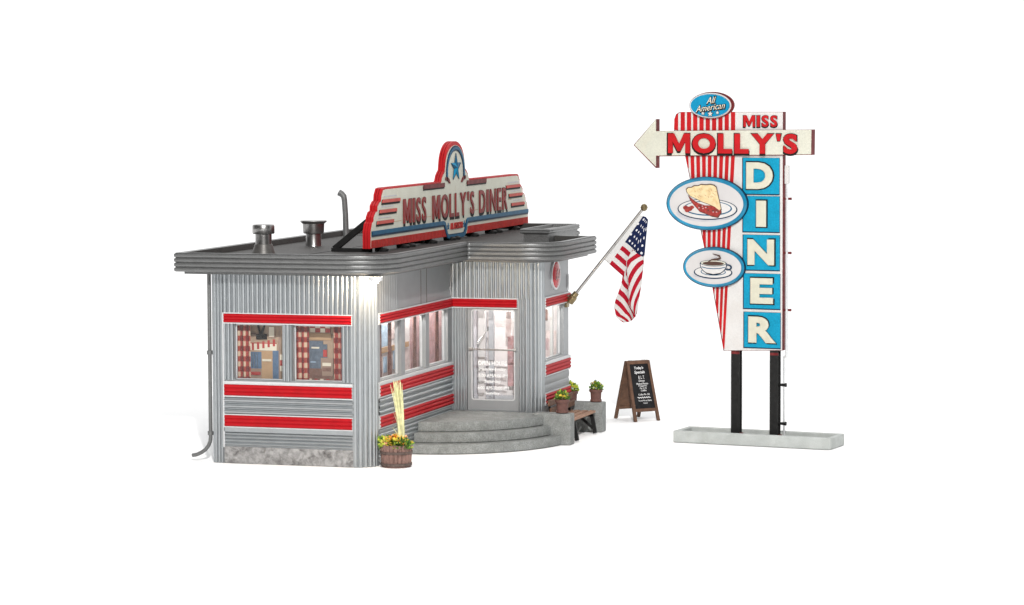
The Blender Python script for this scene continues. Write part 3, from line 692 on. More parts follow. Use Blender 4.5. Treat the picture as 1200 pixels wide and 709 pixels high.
for i in range(110):
    a = rng.uniform(0, 2 * pi); r_ = rng.uniform(.02, .275)
    x, y = r_ * math.cos(a), r_ * math.sin(a)
    blossom(m_, (x, y, .545 - r_ * r_ * 1.5 + rng.uniform(-.04, .04)), rng.uniform(.034, .05), rng.choice(['petal_y', 'petal_y', 'petal_p', 'petal_o']), rng)
obj('flowers', m_, bp_)
m_ = MB()
for i in range(85):
    a = rng.uniform(0, 2 * pi); r0 = rng.uniform(0, .06); r1 = rng.uniform(.02, .125); H = rng.uniform(1.38, 1.60) if i > 22 else rng.uniform(.7, 1.35)
    x0, y0 = .12 + r0 * math.cos(a), -.02 + r0 * math.sin(a); x1, y1 = .055 + r1 * math.cos(a) - .03, -.02 + r1 * math.sin(a) * .8
    w = rng.uniform(.008, .014); t = rng.uniform(0, pi); wx, wy = math.cos(t) * w, math.sin(t) * w
    pts = [(x0 + (x1 - x0) * s_ ** 1.6, y0 + (y1 - y0) * s_ ** 1.6, .38 + (H - .38) * s_) for s_ in (0, .35, .7, 1)]
    vs = []
    for j, p in enumerate(pts):
        k_ = (1, 1.1, .9, .35)[j]; vs += [(p[0] - wx * k_, p[1] - wy * k_, p[2]), (p[0] + wx * k_, p[1] + wy * k_, p[2]), (p[0], p[1] - w * .5 * k_, p[2] + .002)]
    m_.add(vs, [f for j in range(3) for f in ((j * 3, j * 3 + 1, j * 3 + 4, j * 3 + 3), (j * 3 + 1, j * 3 + 2, j * 3 + 5, j * 3 + 4), (j * 3 + 2, j * 3, j * 3 + 3, j * 3 + 5))], 'grass')
obj('tall_grass', m_, bp_)
# ------------------------------------------------------------------ roof sign
X0 = -.70; T = .16
rs = thing('roof_sign', "long cream and red MISS MOLLY'S DINER sign standing on the roof", 'sign', (X0, 7.16, ZR))
fr_ = lambda a, b, c: (c, a - 7.16, b - ZR)
half = [(12.30, 3.885), (12.30, 4.20), (12.22, 4.36), (12.13, 4.40), (12.12, 4.47), (12.02, 4.56), (11.91, 4.58), (11.90, 4.67), (11.79, 4.74), (11.70, 4.76), (11.68, 4.86), (11.58, 4.97), (11.45, 4.985),
        (8.10, 4.985), (8.06, 5.01), (8.00, 5.10), (7.90, 5.17), (7.83, 5.20)]
archp = [(7.16 + .65 * math.cos(t), 5.20 + .55 * math.sin(t) ** .85) for t in [pi * i / 24 for i in range(25)]]
right = half; left = [(14.32 - a, b) for a, b in half][::-1]
poly = right + archp[1:-1] + left
m_ = MB(); m_.prism(poly, -T, -.012, fr_, 'signred'); m_.prism([(7.16 + (a - 7.16) * .997, 4.4 + (b - 4.4) * .985) for a, b in poly], -.012, 0, fr_, 'cream')
# grooved edge lines on the red side
for c0_, c1_ in ((-.155, -.118), (-.105, -.068), (-.055, -.006)): m_.prism([(7.16 + (a - 7.16) * 1.0045, 4.4 + (b - 4.4) * (1.045 if b > 4.4 else 1.0)) for a, b in poly], c0_, c1_, fr_, 'signred')
for a0, a1, b in ((3.36, 3.78, 4.335), (5.28, 5.58, 4.335), (8.40, 8.66, 4.345), (10.8, 11.05, 4.47)): m_.prism([(a0, b), (a1, b), (a1, b + .011), (a0, b + .011)], -.004, .002, fr_, 'printtan')
for a, b0, b1 in ((3.56, 4.33, 4.97), (8.55, 4.35, 4.90), (7.16, 4.76, 4.93), (10.1, 4.76, 4.97), (5.4, 4.33, 4.90)): m_.prism([(a, b0), (a + .012, b0), (a + .012, b1), (a, b1)], -.004, .0016, fr_, 'letter')
panel = obj('panel', m_, rs)
m_ = MB()   # lower red fluted panel
for a0, a1 in ((2.03, 6.42), (8.02 - .12, 12.29)):
    pp = [(a0, 3.89), (a1, 3.89), (a1, 4.04), (a0, 4.04)]
    if a0 < 5: pp = [(a0, 3.89), (a1 + .12, 3.89), (a1, 4.04), (a0 + .01, 4.04)]
    else: pp = [(a0 - .0, 3.89), (a1, 3.89), (a1 - .01, 4.04), (a0 + .12, 4.04)]
    m_.prism(pp, 0, .012, fr_, 'flatred')
    k_ = int((a1 - a0) / .085)
    for i in range(k_):
        a = a0 + .03 + i * .085; m_.prism([(a, 3.895), (a + .045, 3.895), (a + .045, 4.035), (a, 4.035)], .012, .026, fr_, 'flatred')
obj('skirt', m_, rs)
m_ = MB()
def stripe_line(w, dz, c0, c1, m):
    pl = [(2.06, 4.17 + dz), (6.36, 4.17 + dz)] + [(6.43, 4.15 + dz), (6.52, 3.99 + dz * .4), (6.60, 3.90), (6.70, 3.875), (7.62, 3.875), (7.72, 3.90), (7.80, 3.99 + dz * .4), (7.89, 4.15 + dz)] + [(7.96, 4.17 + dz), (12.28, 4.17 + dz)]
    stroke(m_, pl, w, c0, c1, fr_, m)
stripe_line(.105, -.012, .001, .016, 'navyline'); stripe_line(.075, .006, .002, .024, 'blue')
# arch outline in blue, star in it
ao = [(7.16 + .56 * math.cos(t), 5.17 + .50 * math.sin(t)) for t in [pi * i / 30 for i in range(31)]]
ao = [(7.72, 5.02)] + ao + [(6.60, 5.02)]
stroke(m_, ao, .105, .001, .012, fr_, 'navyline'); stroke(m_, ao, .055, .012, .02, fr_, 'blue')
obj('blue_striping', m_, rs)
m_ = MB(); m_.prism([(a, b) for a, b in star(7.19, 5.27, .30, .40, 1.12)], 0, .015, fr_, 'navyline')
sp_ = star(7.16, 5.28, .29, .40, 1.12); vs = [fr_(a, b, .015) for a, b in sp_] + [fr_(7.16, 5.27, .06)]
m_.add(vs, [(i, (i + 1) % 10, 10) for i in range(0, 10)], 'blue')
for i in range(0, 10, 2): m_.add([fr_(*sp_[i], .0165), fr_(*sp_[(i + 1) % 10], .0165), fr_(7.16, 5.27, .0615)], [(0, 1, 2)], 'badgeblue')  # every other facet in lighter blue, a highlight painted into the star
obj('star', m_, rs, ang=5)
for sgn in (0, 1):
    for a0, a1, b in ((2.63, 3.66, 4.755), (2.48, 3.46, 4.565), (2.32, 3.28, 4.36)):
        m_ = MB(); p = [(a0, b - .03), (a1, b - .03), (a1, b + .03), (a0 + .05, b + .03)]; q_ = [(a0 - .01, b - .07), (a1 + .015, b - .07), (a1 + .02, b + .03), (a0 + .03, b + .03)]
        if sgn: p = [(14.32 - a, z) for a, z in p]; q_ = [(14.32 - a, z) for a, z in q_]
        m_.prism(q_, 0, .012, fr_, 'ink'); m_.prism(p, .012, .03, fr_, 'barred')
        l_ = [(a0 + .1, b + .075), (a1 - .15, b + .075), (a1 - .15, b + .095), (a0 + .12, b + .095)]
        if sgn: l_ = [(14.32 - a, z) for a, z in l_]
        m_.prism(l_, 0, .006, fr_, 'shade'); obj('speed_bar', m_, rs)
    m_ = MB()
    p = [(5.10, 4.90), (6.42, 4.90), (6.42, 4.985), (5.10, 4.985)]
    if sgn: p = [(14.32 - a, z) for a, z in p]
    m_.prism([(a, z - .03) for a, z in p], 0, .010, fr_, 'ink'); m_.prism(p, .010, .022, fr_, 'maroon')
    p = [(6.50, 5.09), (6.60, 5.10), (6.72, 5.05), (6.80, 4.96), (6.73, 4.96), (6.66, 5.01), (6.50, 5.03)]
    if sgn: p = [(14.32 - a, z) for a, z in p]
    m_.prism(p, 0, .02, fr_, 'maroon')
    obj('top_trim', m_, rs)
m_ = MB()
for wd_, b0, b1 in (('MISS', 3.86, 5.22), ("MOLLY'S", 5.64, 8.34), ('DINER', 8.72, 10.70)):
    letters(m_, wd_, (b0 + .05, b1 + .05, 4.235, 4.735), 0, .010, fr_, 'ink', offset=.0, grow=.016, gap=.26)
    letters(m_, wd_, (b0, b1, 4.275, 4.745), .010, .030, fr_, 'letterred', offset=.012, gap=.26)
obj('lettering', m_, rs)
m_ = MB(); text(m_, 'ALL AMERICAN', (6.80, 7.60, 4.02, 4.15), 0, .018, fr_, 'flatred', offset=.02)
for a in (6.66, 7.72): m_.prism(star(a, 4.09, .075, .42), 0, .014, fr_, 'blue')
obj('badge_lettering', m_, rs)
for i, y in enumerate((2.5, 5.6, 8.7, 11.8)):
    m_ = MB(); yy = y - 7.16
    m_.beam((-.16, yy, .035), (-.95, yy, .035), .14, .07, 'black'); m_.beam((-.90, yy, .05), (-.15, yy, .64), .13, .11, 'black')
    obj('brace', m_, rs, bevel=.006)
for y in (2.65, 3.9, 4.25, 5.6, 6.8, 7.1, 8.35, 9.6, 10.0, 11.3):
    m_ = MB(); yy = y - 7.16; m_.box(-.13, .0, yy - .05, yy + .05, 0.004, .086, 'black'); m_.lathe([(.085, .0), (.09, .045), (.05, .07)], 'black', (.04, yy, .004), 12); obj('foot', m_, rs)
# ------------------------------------------------------------------ flag and pole
FY = 6.62
pa, pb = Vector((1.90, FY, 2.635)), Vector((3.405, FY, 4.49))
fp = thing('flagpole', 'slanting metal flagpole with brass ball tip bracketed to the diner wall', 'flagpole', tuple(pa))
d_ = (pb - pa).normalized()
m_ = MB(); m_.tube([(0, 0, 0), tuple(pb - pa)], .030, 'pole', 12); obj('pole', m_, fp)
m_ = MB(); m_.lathe([(.01, -.075), (.05, -.055), (.075, 0), (.05, .055), (.01, .075)], 'brass', tuple(pb - pa + d_ * .03), 20, close=False); obj('finial', m_, fp)
m_ = MB(); m_.tube([tuple(-d_ * .05), tuple(d_ * .10), tuple(d_ * .12), tuple(d_ * .20)], [.085, .085, .065, .06], 'brass', 8); m_.box(-.095, -.05, -.09, .09, -.14, .10, 'brass'); obj('bracket', m_, fp, bevel=.006)
# flag cloth: hoist along the pole, fly hanging down, folded over along its right edge
def zx(x, y, dy=0):   # outline measured on the flag, turned into metres in the hanging plane
    px, py = 690 + x / 4.89, 235 + y / 4.89
    return Vector((1.94 + (px - 671) * .01780, FY - .035 + dy, 2.67 - (py - 350) * .01724))
M['flag'] = None
fm = bpy.data.materials.new('flag_cloth'); fm.use_nodes = True
nt = fm.node_tree; bs = nt.nodes['Principled BSDF']; L_ = nt.links.new
uv = nd(nt, 'ShaderNodeUVMap', uv_map='cloth'); sx_ = nd(nt, 'ShaderNodeSeparateXYZ'); L_(uv.outputs[0], sx_.inputs[0])
def mth(op, a, b=None, c=None):
    n_ = nd(nt, 'ShaderNodeMath', operation=op)
    for i_, q_ in enumerate((a, b, c)):
        if q_ is None: continue
        if isinstance(q_, (int, float)): n_.inputs[i_].default_value = q_
        else: L_(q_, n_.inputs[i_])
    return n_.outputs[0]
U, V = sx_.outputs[0], sx_.outputs[1]
par = mth('MODULO', mth('FLOOR', mth('MULTIPLY', V, 13)), 2)      # 0 = red
can = mth('MULTIPLY', mth('LESS_THAN', V, 7 / 13), mth('MULTIPLY', mth('LESS_THAN', U, .5), mth('GREATER_THAN', U, .07)))
hdr = mth('LESS_THAN', U, .07)
# stars: staggered dots
su = mth('MULTIPLY', U, 13.0); sv = mth('MULTIPLY', V, 9.4)
row = mth('MODULO', mth('FLOOR', sv), 2)
fu = mth('SUBTRACT', mth('FRACT', mth('MULTIPLY_ADD', row, .5, su)), .5); fv = mth('SUBTRACT', mth('FRACT', sv), .5)
st_ = mth('LESS_THAN', mth('ADD', mth('MULTIPLY', fu, fu), mth('MULTIPLY', fv, fv)), .035)
mx1 = nd(nt, 'ShaderNodeMix', data_type='RGBA'); L_(par, mx1.inputs['Factor']); mx1.inputs['A'].default_value = (.31, .005, .016, 1); mx1.inputs['B'].default_value = (.52, .51, .50, 1)
mx2 = nd(nt, 'ShaderNodeMix', data_type='RGBA'); L_(st_, mx2.inputs['Factor']); mx2.inputs['A'].default_value = (.006, .012, .05, 1); mx2.inputs['B'].default_value = (.66, .66, .68, 1)
mx3 = nd(nt, 'ShaderNodeMix', data_type='RGBA'); L_(can, mx3.inputs['Factor']); L_(mx1.outputs['Result'], mx3.inputs['A']); L_(mx2.outputs['Result'], mx3.inputs['B'])
mx4 = nd(nt, 'ShaderNodeMix', data_type='RGBA'); L_(hdr, mx4.inputs['Factor']); L_(mx3.outputs['Result'], mx4.inputs['A']); mx4.inputs['B'].default_value = (.55, .55, .545, 1)
L_(mx4.outputs['Result'], bs.inputs['Base Color']); bs.inputs['Roughness'].default_value = .75; bs.inputs['Specular IOR Level'].default_value = .12
M['flag'] = fm
def lerp(a, b, t): return a + (b - a) * t
def polyl(pts, t):
    s_ = t * (len(pts) - 1); i = min(int(s_), len(pts) - 2); return lerp(pts[i], pts[i + 1], s_ - i)
# sheet A: along the fly (u) each row runs from the top/right edge to the bottom/left edge
topA = [zx(290, 82), zx(326, 92), zx(339, 108), zx(328, 210, -.02), zx(318, 330, -.05), zx(308, 420, -.04), zx(297, 500), zx(287, 570, .0), zx(272, 655, .03)]
botA = [zx(92, 336), zx(142, 381), zx(196, 428, .0), zx(186, 472, .02), zx(172, 520, .0), zx(159, 565, -.02), zx(151, 602), zx(163, 660), zx(198, 690, .02)]
ut = [0, .12, .3, .42, .52, .64, .76, .88, 1.0]
NU, NV = 64, 40
vsA, uvA = [], []
for i in range(NU + 1):
    t = i / NU; a, b = polyl(topA, t), polyl(botA, t)
    for j in range(NV + 1):
        v = j / NV; p = lerp(a, b, v)
        if t > .25:
            w = min(1, (t - .25) * 3); bow = math.sin(pi * v); p = p + Vector((0, .06 * math.sin(2 * pi * (v * 1.2 + t * .6)) * w, -.045 * bow * w))
        w = max(0, min(1, (t - .30) / .3)); vsA.append(p); uvA.append((polyl(ut, t), 1 - (1 - v) * (1 - .45 * w) + .95 * max(0, t - .36)))
fsA = [(i * (NV + 1) + j, i * (NV + 1) + j + 1, (i + 1) * (NV + 1) + j + 1, (i + 1) * (NV + 1) + j) for i in range(NU) for j in range(NV)]
# sheet B: folded over in front, right ridge to free hem; lower half of the stripes
rid = [zx(314, 318, -.05), zx(316, 350, -.055), zx(312, 400, -.05), zx(303, 470, -.04), zx(292, 545, -.04), zx(276, 640, -.03)]
hem = [zx(258, 276, -.08), zx(226, 345, -.13), zx(232, 420, -.13), zx(238, 500, -.12), zx(240, 590, -.10), zx(272, 648, -.06)]
NB = 30; vsB, uvB = [], []
for i in range(NU + 1):
    t = i / NU; a, b = polyl(rid, t), polyl(hem, t)
    for j in range(NB + 1):
        v = j / NB; p = lerp(a, b, v) + Vector((0, -.05 * math.sin(pi * v), 0))
        vsB.append(p); uvB.append((.75 if j < NB - 1 else .03, 7.02 / 13 + ((t * .80 - v * .30 + .26) * 9.0) / 13))
k0 = len(vsA)
fsB = [(k0 + i * (NB + 1) + j, k0 + (i + 1) * (NB + 1) + j, k0 + (i + 1) * (NB + 1) + j + 1, k0 + i * (NB + 1) + j + 1) for i in range(NU) for j in range(NB)]
org = pb
me = bpy.data.meshes.new('flag'); me.from_pydata([tuple(v - org) for v in vsA + vsB], [], fsA + fsB); UVs = uvA + uvB
lay = me.uv_layers.new(name='cloth')
for lp in me.loops: lay.data[lp.index].uv = UVs[lp.vertex_index]
me.materials.append(fm); me.polygons.foreach_set('use_smooth', [True] * len(me.polygons)); me.update()
fo = bpy.data.objects.new('flag', me); COL.objects.link(fo); fo.location = org
so = fo.modifiers.new('cloth', 'SOLIDIFY'); so.thickness = .008
tag(fo, 'small striped flag with starry blue corner drooping from the slanted pole', 'flag')
# ------------------------------------------------------------------ chalkboard A-frame
af = thing('sandwich_board', "brown wooden sandwich board with chalked Today's Specials on a black panel", 'sandwich board', (2.68, 8.90, 0), math.radians(46))
def leafboard(s):   # s=-1 front, +1 back; panel leaning towards the ridge
    Wd, Dp, H = .31, .40, 1.235
    def fn(a, b, c): 
        k_ = b / H; return (a * (1 - .10 * k_), s * (Dp * (1 - k_) + .02 * k_) + s * c, b)
    return fn
for s in (-1, 1):
    fn = leafboard(s); w = .31
    m_ = MB()
    for a0, a1 in ((-w, -w + .065), (w - .065, w)): m_.box(a0, a1, 0.004, 1.235, -.03, .03, 'wood', fn=lambda x, y, z: fn(x, y, z))
    for b0, b1 in ((.20, .265), (1.165, 1.235)): m_.box(-w + .065, w - .065, b0, b1, -.028, .028, 'wood', fn=lambda x, y, z: fn(x, y, z))
    fb = obj('board_frame', m_, af, bevel=.008)
    m_ = MB(); m_.box(-w + .062, w - .062, .262, 1.168, -.012, .012, 'slate' if s < 0 else 'wood', fn=lambda x, y, z: fn(x, y, z)); obj('board_panel', m_, fb)
    if s < 0:
        m_ = MB()
        fx = lambda a, b, c: fn(a, b, .012 + c)
        for s_, a0, a1, b0, b1 in (("Today's", -.13, .11, 1.045, 1.115), ('Specials', -.14, .13, .955, 1.03), ('B. L. T.', -.055, .10, .86, .925), ('Dinner', -.06, .10, .805, .845), ('Mashed Potato', -.13, .17, .745, .785),
                                   ('Veggies', -.09, .13, .70, .735), ('Pie 1.25', -.06, .11, .655, .69), ('Coffee', -.04, .10, .61, .645), ('Coffee Pie .50c', -.12, .17, .53, .565), ('Try our Pie and Shakes', -.14, .19, .40, .44), ('Enjoy', -.02, .08, .355, .385)):
            m_ = MB(); text(m_, s_, (a0, a1, b0, b1), .0, .004, fx, 'chalk', offset=.012 if b0 > .9 else -.002, shear=.15); obj('lettering', m_, fb)
        m_ = MB()
        stroke(m_, [(-.15 + .32 * i / 30, .485 + .012 * math.sin(i * 1.25)) for i in range(31)], .012, 0, .004, fx, 'chalk')
        obj('chalk_line', m_, fb)
for x in (-.16, .16):
    m_ = MB(); m_.tube([(x - .04, 0, 1.225), (x + .04, 0, 1.225)], .022, 'steel', 8); obj('hinge', m_, af)
# ------------------------------------------------------------------ tall pylon sign
ps = thing('roadside_sign', "tall roadside sign with arrow, turquoise DINER letter tiles and food plaques", 'sign', (4.36, 5.24, 0), math.atan2(-.1366, .9906))
py_ = lambda d0: (lambda a, b, c: (a, d0 - c, b))
m_ = MB()
m_.box(.08, 3.14, .08, .77, .004, .15, 'tray')
rim = [(0, 3.22, 0, .10), (0, 3.22, .75, .85), (0, .10, .10, .75), (3.12, 3.22, .10, .75)]
for q_ in rim: m_.box(*q_[:2], *q_[2:], .006, .235, 'concrete2')
base = obj('base', m_, ps, bevel=.022, seg=3)
PX = ((1.165, .085), (1.96, .085))
for px, r_ in PX:
    m_ = MB(); dpt = .40
    m_.box(px - r_, px + r_, dpt - .085, dpt - .06, .14, 1.95, 'black'); m_.box(px - r_, px + r_, dpt + .06, dpt + .085, .14, 1.95, 'black'); m_.box(px - .022, px + .022, dpt - .06, dpt + .06, .14, 1.95, 'black')
    m_.box(px - r_ - .02, px + r_ + .02, dpt - .11, dpt + .11, .142, .20, 'maroon')
    m_.box(px - r_, px + r_, dpt - .0855, dpt - .04, 1.74, 1.80, 'maroon')
    obj('post', m_, ps, bevel=.006)
D0 = .30; fp0 = py_(D0)
pan = [(.93, 1.80), (2.14, 1.845), (2.14, 6.425), (.02, 6.42), (-.06, 6.38), (-.10, 6.28), (-.10, 6.05), (.03, 6.0), (.13, 5.56), (.69, 3.06)]
m_ = MB(); m_.prism(pan, -.155, -.006, fp0, 'maroon'); m_.prism([(a + (-.006 if a > 2 else .020), b - (.006 if b > 3 else -.01)) for a, b in pan], -.006, .002, fp0, 'white')
panel = obj('panel', m_, ps)
# red stripes: fan that narrows downwards
m_ = MB()
def xleft(b):
    for (a0, b0), (a1, b1) in zip(pan[4:], pan[5:] + [pan[0]]):
        if min(b0, b1) <= b <= max(b0, b1) and b0 != b1: return a0 + (a1 - a0) * (b - b0) / (b1 - b0)
    return pan[4][0]
xr_pts = [(6.425, 1.25), (5.55, 1.17), (3.81, .91), (3.06, .86), (2.48, .875), (1.80, .945)]
def xright(b):
    for (b0, a0), (b1, a1) in zip(xr_pts, xr_pts[1:]):
        if b1 <= b <= b0: return a0 + (a1 - a0) * (b - b0) / (b1 - b0)
    return xr_pts[0][1]
NS = 10
for i in range(NS):
    # top block: vertical stripes
    p_ = 1.30 / NS; a0 = -.10 + i * p_ + (.0 if i == 0 else .01); a1 = a0 + p_ * .66
    top = 6.418; m_.prism([(a0, 6.06), (a1, 6.06), (a1, top), (a0 if i else a0 + .10, top)] if i else [(a0, 6.08), (a1, 6.06), (a1, top - .004), (a0 + .06, top - .05), (a0 + .01, top - .13)], .002, .010, fp0, 'signred')
NS = 9
for i in range(NS):
    # lower block: stripes fan along the slanted left edge, ending against it
    fx0 = i / NS; fx1 = fx0 + .62 / NS
    A = lambda b, f: (.125 + f * 1.08) + (b - 5.56) * (-.10 * (0) ) + (5.56 - b) * (.045 * (1 - f) + .0)
    pts_l, pts_r = [], []
    for k_ in range(61):
        b = 5.58 - (5.58 - 1.84) * k_ / 60
        al, ar = A(b, fx0) - (5.56 - b) * .085 * f_ if False else A(b, fx0), A(b, fx1)
        al -= (5.56 - b) * .06 * fx0; ar -= (5.56 - b) * .06 * fx1
        e = xleft(b) + .012
        al, ar = max(al, e), max(ar, e)
        if ar - al < .012: break
        pts_l.append((al, b)); pts_r.append((ar, b))
    if len(pts_l) > 1:
        for (l0, l1, r0, r1) in zip(pts_l, pts_l[1:], pts_r, pts_r[1:]): m_.prism([l0, l1, r1, r0], .002, .010, fp0, 'signred')
m_.box(.0, .001, .0, .001, .0, .001, 'signred', fn=lambda x, y, z: (.5 + x, D0 + .05 + y, 5 + z))
obj('red_stripes', m_, panel)
m_ = MB(); letters(m_, 'MISS', (1.335, 2.025, 6.125, 6.35), 0, .012, py_(D0 - .002), 'ink', offset=.035, grow=.012, gap=.20); letters(m_, 'MISS', (1.345, 2.03, 6.138, 6.355), .012, .03, py_(D0 - .002), 'signred', offset=.035, gap=.20); obj('lettering', m_, panel)
# arrow
ar_ = [(-.93, 5.775), (-.455, 6.285), (-.455, 6.05), (2.74, 6.09), (2.735, 5.605), (-.455, 5.555), (-.455, 5.325)]
m_ = MB(); m_.prism(ar_, -.13, .056, fp0, 'maroon'); m_.prism([(a + (.02 if a < -.9 else (-.008 if a > 2 else 0)), 5.8 + (b - 5.8) * (.985 if b > 5.8 else .93)) for a, b in ar_], .056, .064, fp0, 'cream'); arrow = obj('arrow', m_, ps, bevel=.006)
m_ = MB(); ff = py_(D0 - .064); letters(m_, "MOLLY'S", (-.205, 2.455, 5.60, 6.0), 0, .014, ff, 'ink', offset=.045, grow=.018, gap=.13); letters(m_, "MOLLY'S", (-.185, 2.46, 5.625, 6.005), .014, .045, ff, 'signred', offset=.045, gap=.13); obj('lettering', m_, arrow)
# letter tiles
for ch, a0, a1, b0, b1, lw in (('D', 1.315, 2.07, 4.84, 5.535, (.10, .64)), ('I', 1.32, 2.075, 4.115, 4.80, (.30, .50)), ('N', 1.325, 2.08, 3.38, 4.055, (.12, .66)), ('E', 1.335, 2.09, 2.635, 3.31, (.17, .63)), ('R', 1.345, 2.10, 1.88, 2.565, (.12, .68))):
    b0 -= .010; b1 += .010; a1 += .008
    m_ = MB(); m_.prism([(a0, b0), (a1, b0), (a1, b1), (a0, b1)], .002, .014, fp0, 'navyline'); m_.prism([(a0 + .022, b0 + .022), (a1 - .004, b0 + .022), (a1 - .004, b1 - .004), (a0 + .022, b1 - .004)], .014, .022, fp0, 'teal')
    tile = obj('letter_tile', m_, ps)
    m_ = MB(); ft = py_(D0 - .022); la, lb = a0 + lw[0], a0 + lw[1]; z0, z1 = b0 + .115, b1 - .085
    text(m_, ch, (la, lb, z0, z1), 0, .012, ft, 'ink', offset=.042, grow=.022)
    text(m_, ch, (la, lb, z0, z1), .012, .055, ft, 'letter', offset=.016, bevel=.035)
    obj('letter', m_, tile, ang=20)
# plaques
def plaque(name, ca, cb, ra, rb, c0, c1, face, rimm, side='navyline', rw=.055):
    m_ = MB(); f = py_(D0)
    m_.prism(ell(ca, cb, ra + .008, rb + .008), c0, c1 - .03, f, side)
    m_.prism(ell(ca, cb, ra - rw * .6, rb - rw * .6), c1 - .03, c1 - .012, f, face)
    o = obj(name, m_, ps)
    m2 = MB(); n = 64; outs = ell(ca, cb, ra, rb, n); mid = ell(ca, cb, ra - rw * .45, rb - rw * .45, n); ins = ell(ca, cb, ra - rw, rb - rw, n)
    vs = [f(a, b, c1 - .031) for a, b in outs] + [f(a, b, c1 + .012) for a, b in mid] + [f(a, b, c1 - .013) for a, b in ins]
    m2.add(vs, [(k_ * n + i, k_ * n + (i + 1) % n, (k_ + 1) * n + (i + 1) % n, (k_ + 1) * n + i) for k_ in range(2) for i in range(n)], rimm)
    obj('rim', m2, o, ang=60)
    return o, py_(D0 - c1 + .0115)
pq, f = plaque('pie_plaque', .62, 4.655, .83, .51, .01, .14, 'ovalface', 'rimblue', rw=.07)
m_ = MB()
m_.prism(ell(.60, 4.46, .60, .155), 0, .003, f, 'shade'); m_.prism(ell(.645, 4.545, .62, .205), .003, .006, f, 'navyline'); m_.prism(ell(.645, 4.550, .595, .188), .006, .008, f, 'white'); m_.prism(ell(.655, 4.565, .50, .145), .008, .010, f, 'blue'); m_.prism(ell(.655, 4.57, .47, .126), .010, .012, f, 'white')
obj('painted_plate', m_, pq)
m_ = MB()
fill = [(.26, 4.80), (.36, 4.72), (.46, 4.66), (.60, 4.62), (.72, 4.62), (.92, 4.56), (.93, 4.49), (.86, 4.40), (.74, 4.42), (.60, 4.47), (.50, 4.50), (.40, 4.60), (.34, 4.66), (.30, 4.72)]
m_.prism([(.62 + (a - .62) * 1.05, 4.6 + (b - 4.6) * 1.1) for a, b in fill], .012, .014, f, 'coffee'); m_.prism(fill, .014, .018, f, 'cherry')
crust = [(.24, 4.86), (.22, 4.92), (.26, 4.955), (.33, 4.96), (.38, 4.99), (.46, 4.99), (.52, 5.015), (.62, 5.01), (.70, 5.02), (.78, 5.005), (.83, 4.97), (.87, 4.80), (.93, 4.56), (.90, 4.53), (.80, 4.60), (.66, 4.655), (.52, 4.70), (.40, 4.76), (.30, 4.80)]
m_.prism([(.6 + (a - .6) * 1.05, 4.8 + (b - 4.8) * 1.09) for a, b in crust], .013, .0175, f, 'coffee'); m_.prism(crust, .0175, .024, f, 'pie')
rp = random.Random(5)
for i in range(16):
    a = rp.uniform(.38, .84); b = rp.uniform(4.78, 4.96); stroke(m_, [(a, b), (a + rp.uniform(.02, .05), b - rp.uniform(.01, .04))], .012, .024, .0255, f, 'printtan')
for a, b, r_ in ((.20, 4.57, .055), (.28, 4.55, .06), (.23, 4.52, .05), (.33, 4.58, .045)): m_.prism(ell(a, b, r_, r_ * .75, 16), .013 + r_ * .02, .018 + r_ * .02, f, 'cherry')
for i in range(22):
    t = rp.random(); a = .40 + .48 * t; b = 4.63 - .13 * t + rp.uniform(-.04, .03); m_.prism(ell(a, b, .016, .012, 8), .018, .020, f, rp.choice(['redprint', 'coffee', 'pink']))
obj('painted_pie_slice', m_, pq)
cq, f = plaque('coffee_plaque', .765, 3.425, .63, .385, .01, .13, 'ovalface', 'rimblue', rw=.058)
m_ = MB()
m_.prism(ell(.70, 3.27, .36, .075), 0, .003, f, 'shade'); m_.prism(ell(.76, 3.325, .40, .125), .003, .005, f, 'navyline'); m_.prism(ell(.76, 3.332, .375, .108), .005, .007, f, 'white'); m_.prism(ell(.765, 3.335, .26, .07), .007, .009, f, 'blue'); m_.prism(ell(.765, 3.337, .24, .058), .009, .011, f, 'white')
obj('painted_saucer', m_, cq)
m_ = MB()
cup = [(.505, 3.50)] + [(.77 - .265 * math.cos(t), 3.49 - .20 * math.sin(t) ** 1.0) for t in [pi * i / 16 for i in range(1, 16)]] + [(1.035, 3.50)]
cup = [(a, max(b, 3.295)) for a, b in cup]
m_.prism([(.77 + (a - .77) * 1.07, 3.45 + (b - 3.45) * 1.11) for a, b in cup], .011, .013, f, 'navyline'); m_.prism(cup, .013, .017, f, 'white')
ring(m_, ell(1.07, 3.43, .085, .06, 24), ell(1.065, 3.43, .055, .036, 24), .0115, .0165, f, 'navyline')
m_.prism(ell(.77, 3.505, .272, .062), .017, .019, f, 'navyline'); m_.prism(ell(.77, 3.507, .255, .052), .019, .021, f, 'cream'); m_.prism(ell(.77, 3.500, .22, .038), .021, .023, f, 'coffee')
stroke(m_, [(.53, 3.43), (.64, 3.405), (.77, 3.398), (.90, 3.405), (1.01, 3.43)], .016, .017, .019, f, 'blue')
stroke(m_, [(.62, 3.31), (.77, 3.285), (.92, 3.31)], .02, .017, .019, f, 'ink')
obj('painted_cup', m_, cq)
m_ = MB(); stroke(m_, [(.66, 3.53), (.74, 3.57), (.85, 3.58), (.92, 3.61), (.90, 3.65), (.82, 3.67), (.76, 3.69)], [.012, .03, .045, .04, .035, .022, .008], .023, .0255, f, 'coffee'); stroke(m_, [(.78, 3.60), (.84, 3.63), (.85, 3.66)], .012, .0255, .027, f, 'shade'); obj('painted_steam', m_, cq)
aq, f = plaque('oval_badge', .685, 6.545, .43, .245, .01, .11, 'badgeblue', 'white', side='maroon', rw=.028)
m_ = MB(); m_.prism(ell(.70, 6.553, .448, .256), -.02, .03, fp0, 'maroon')
obj('badge_backing', m_, aq)
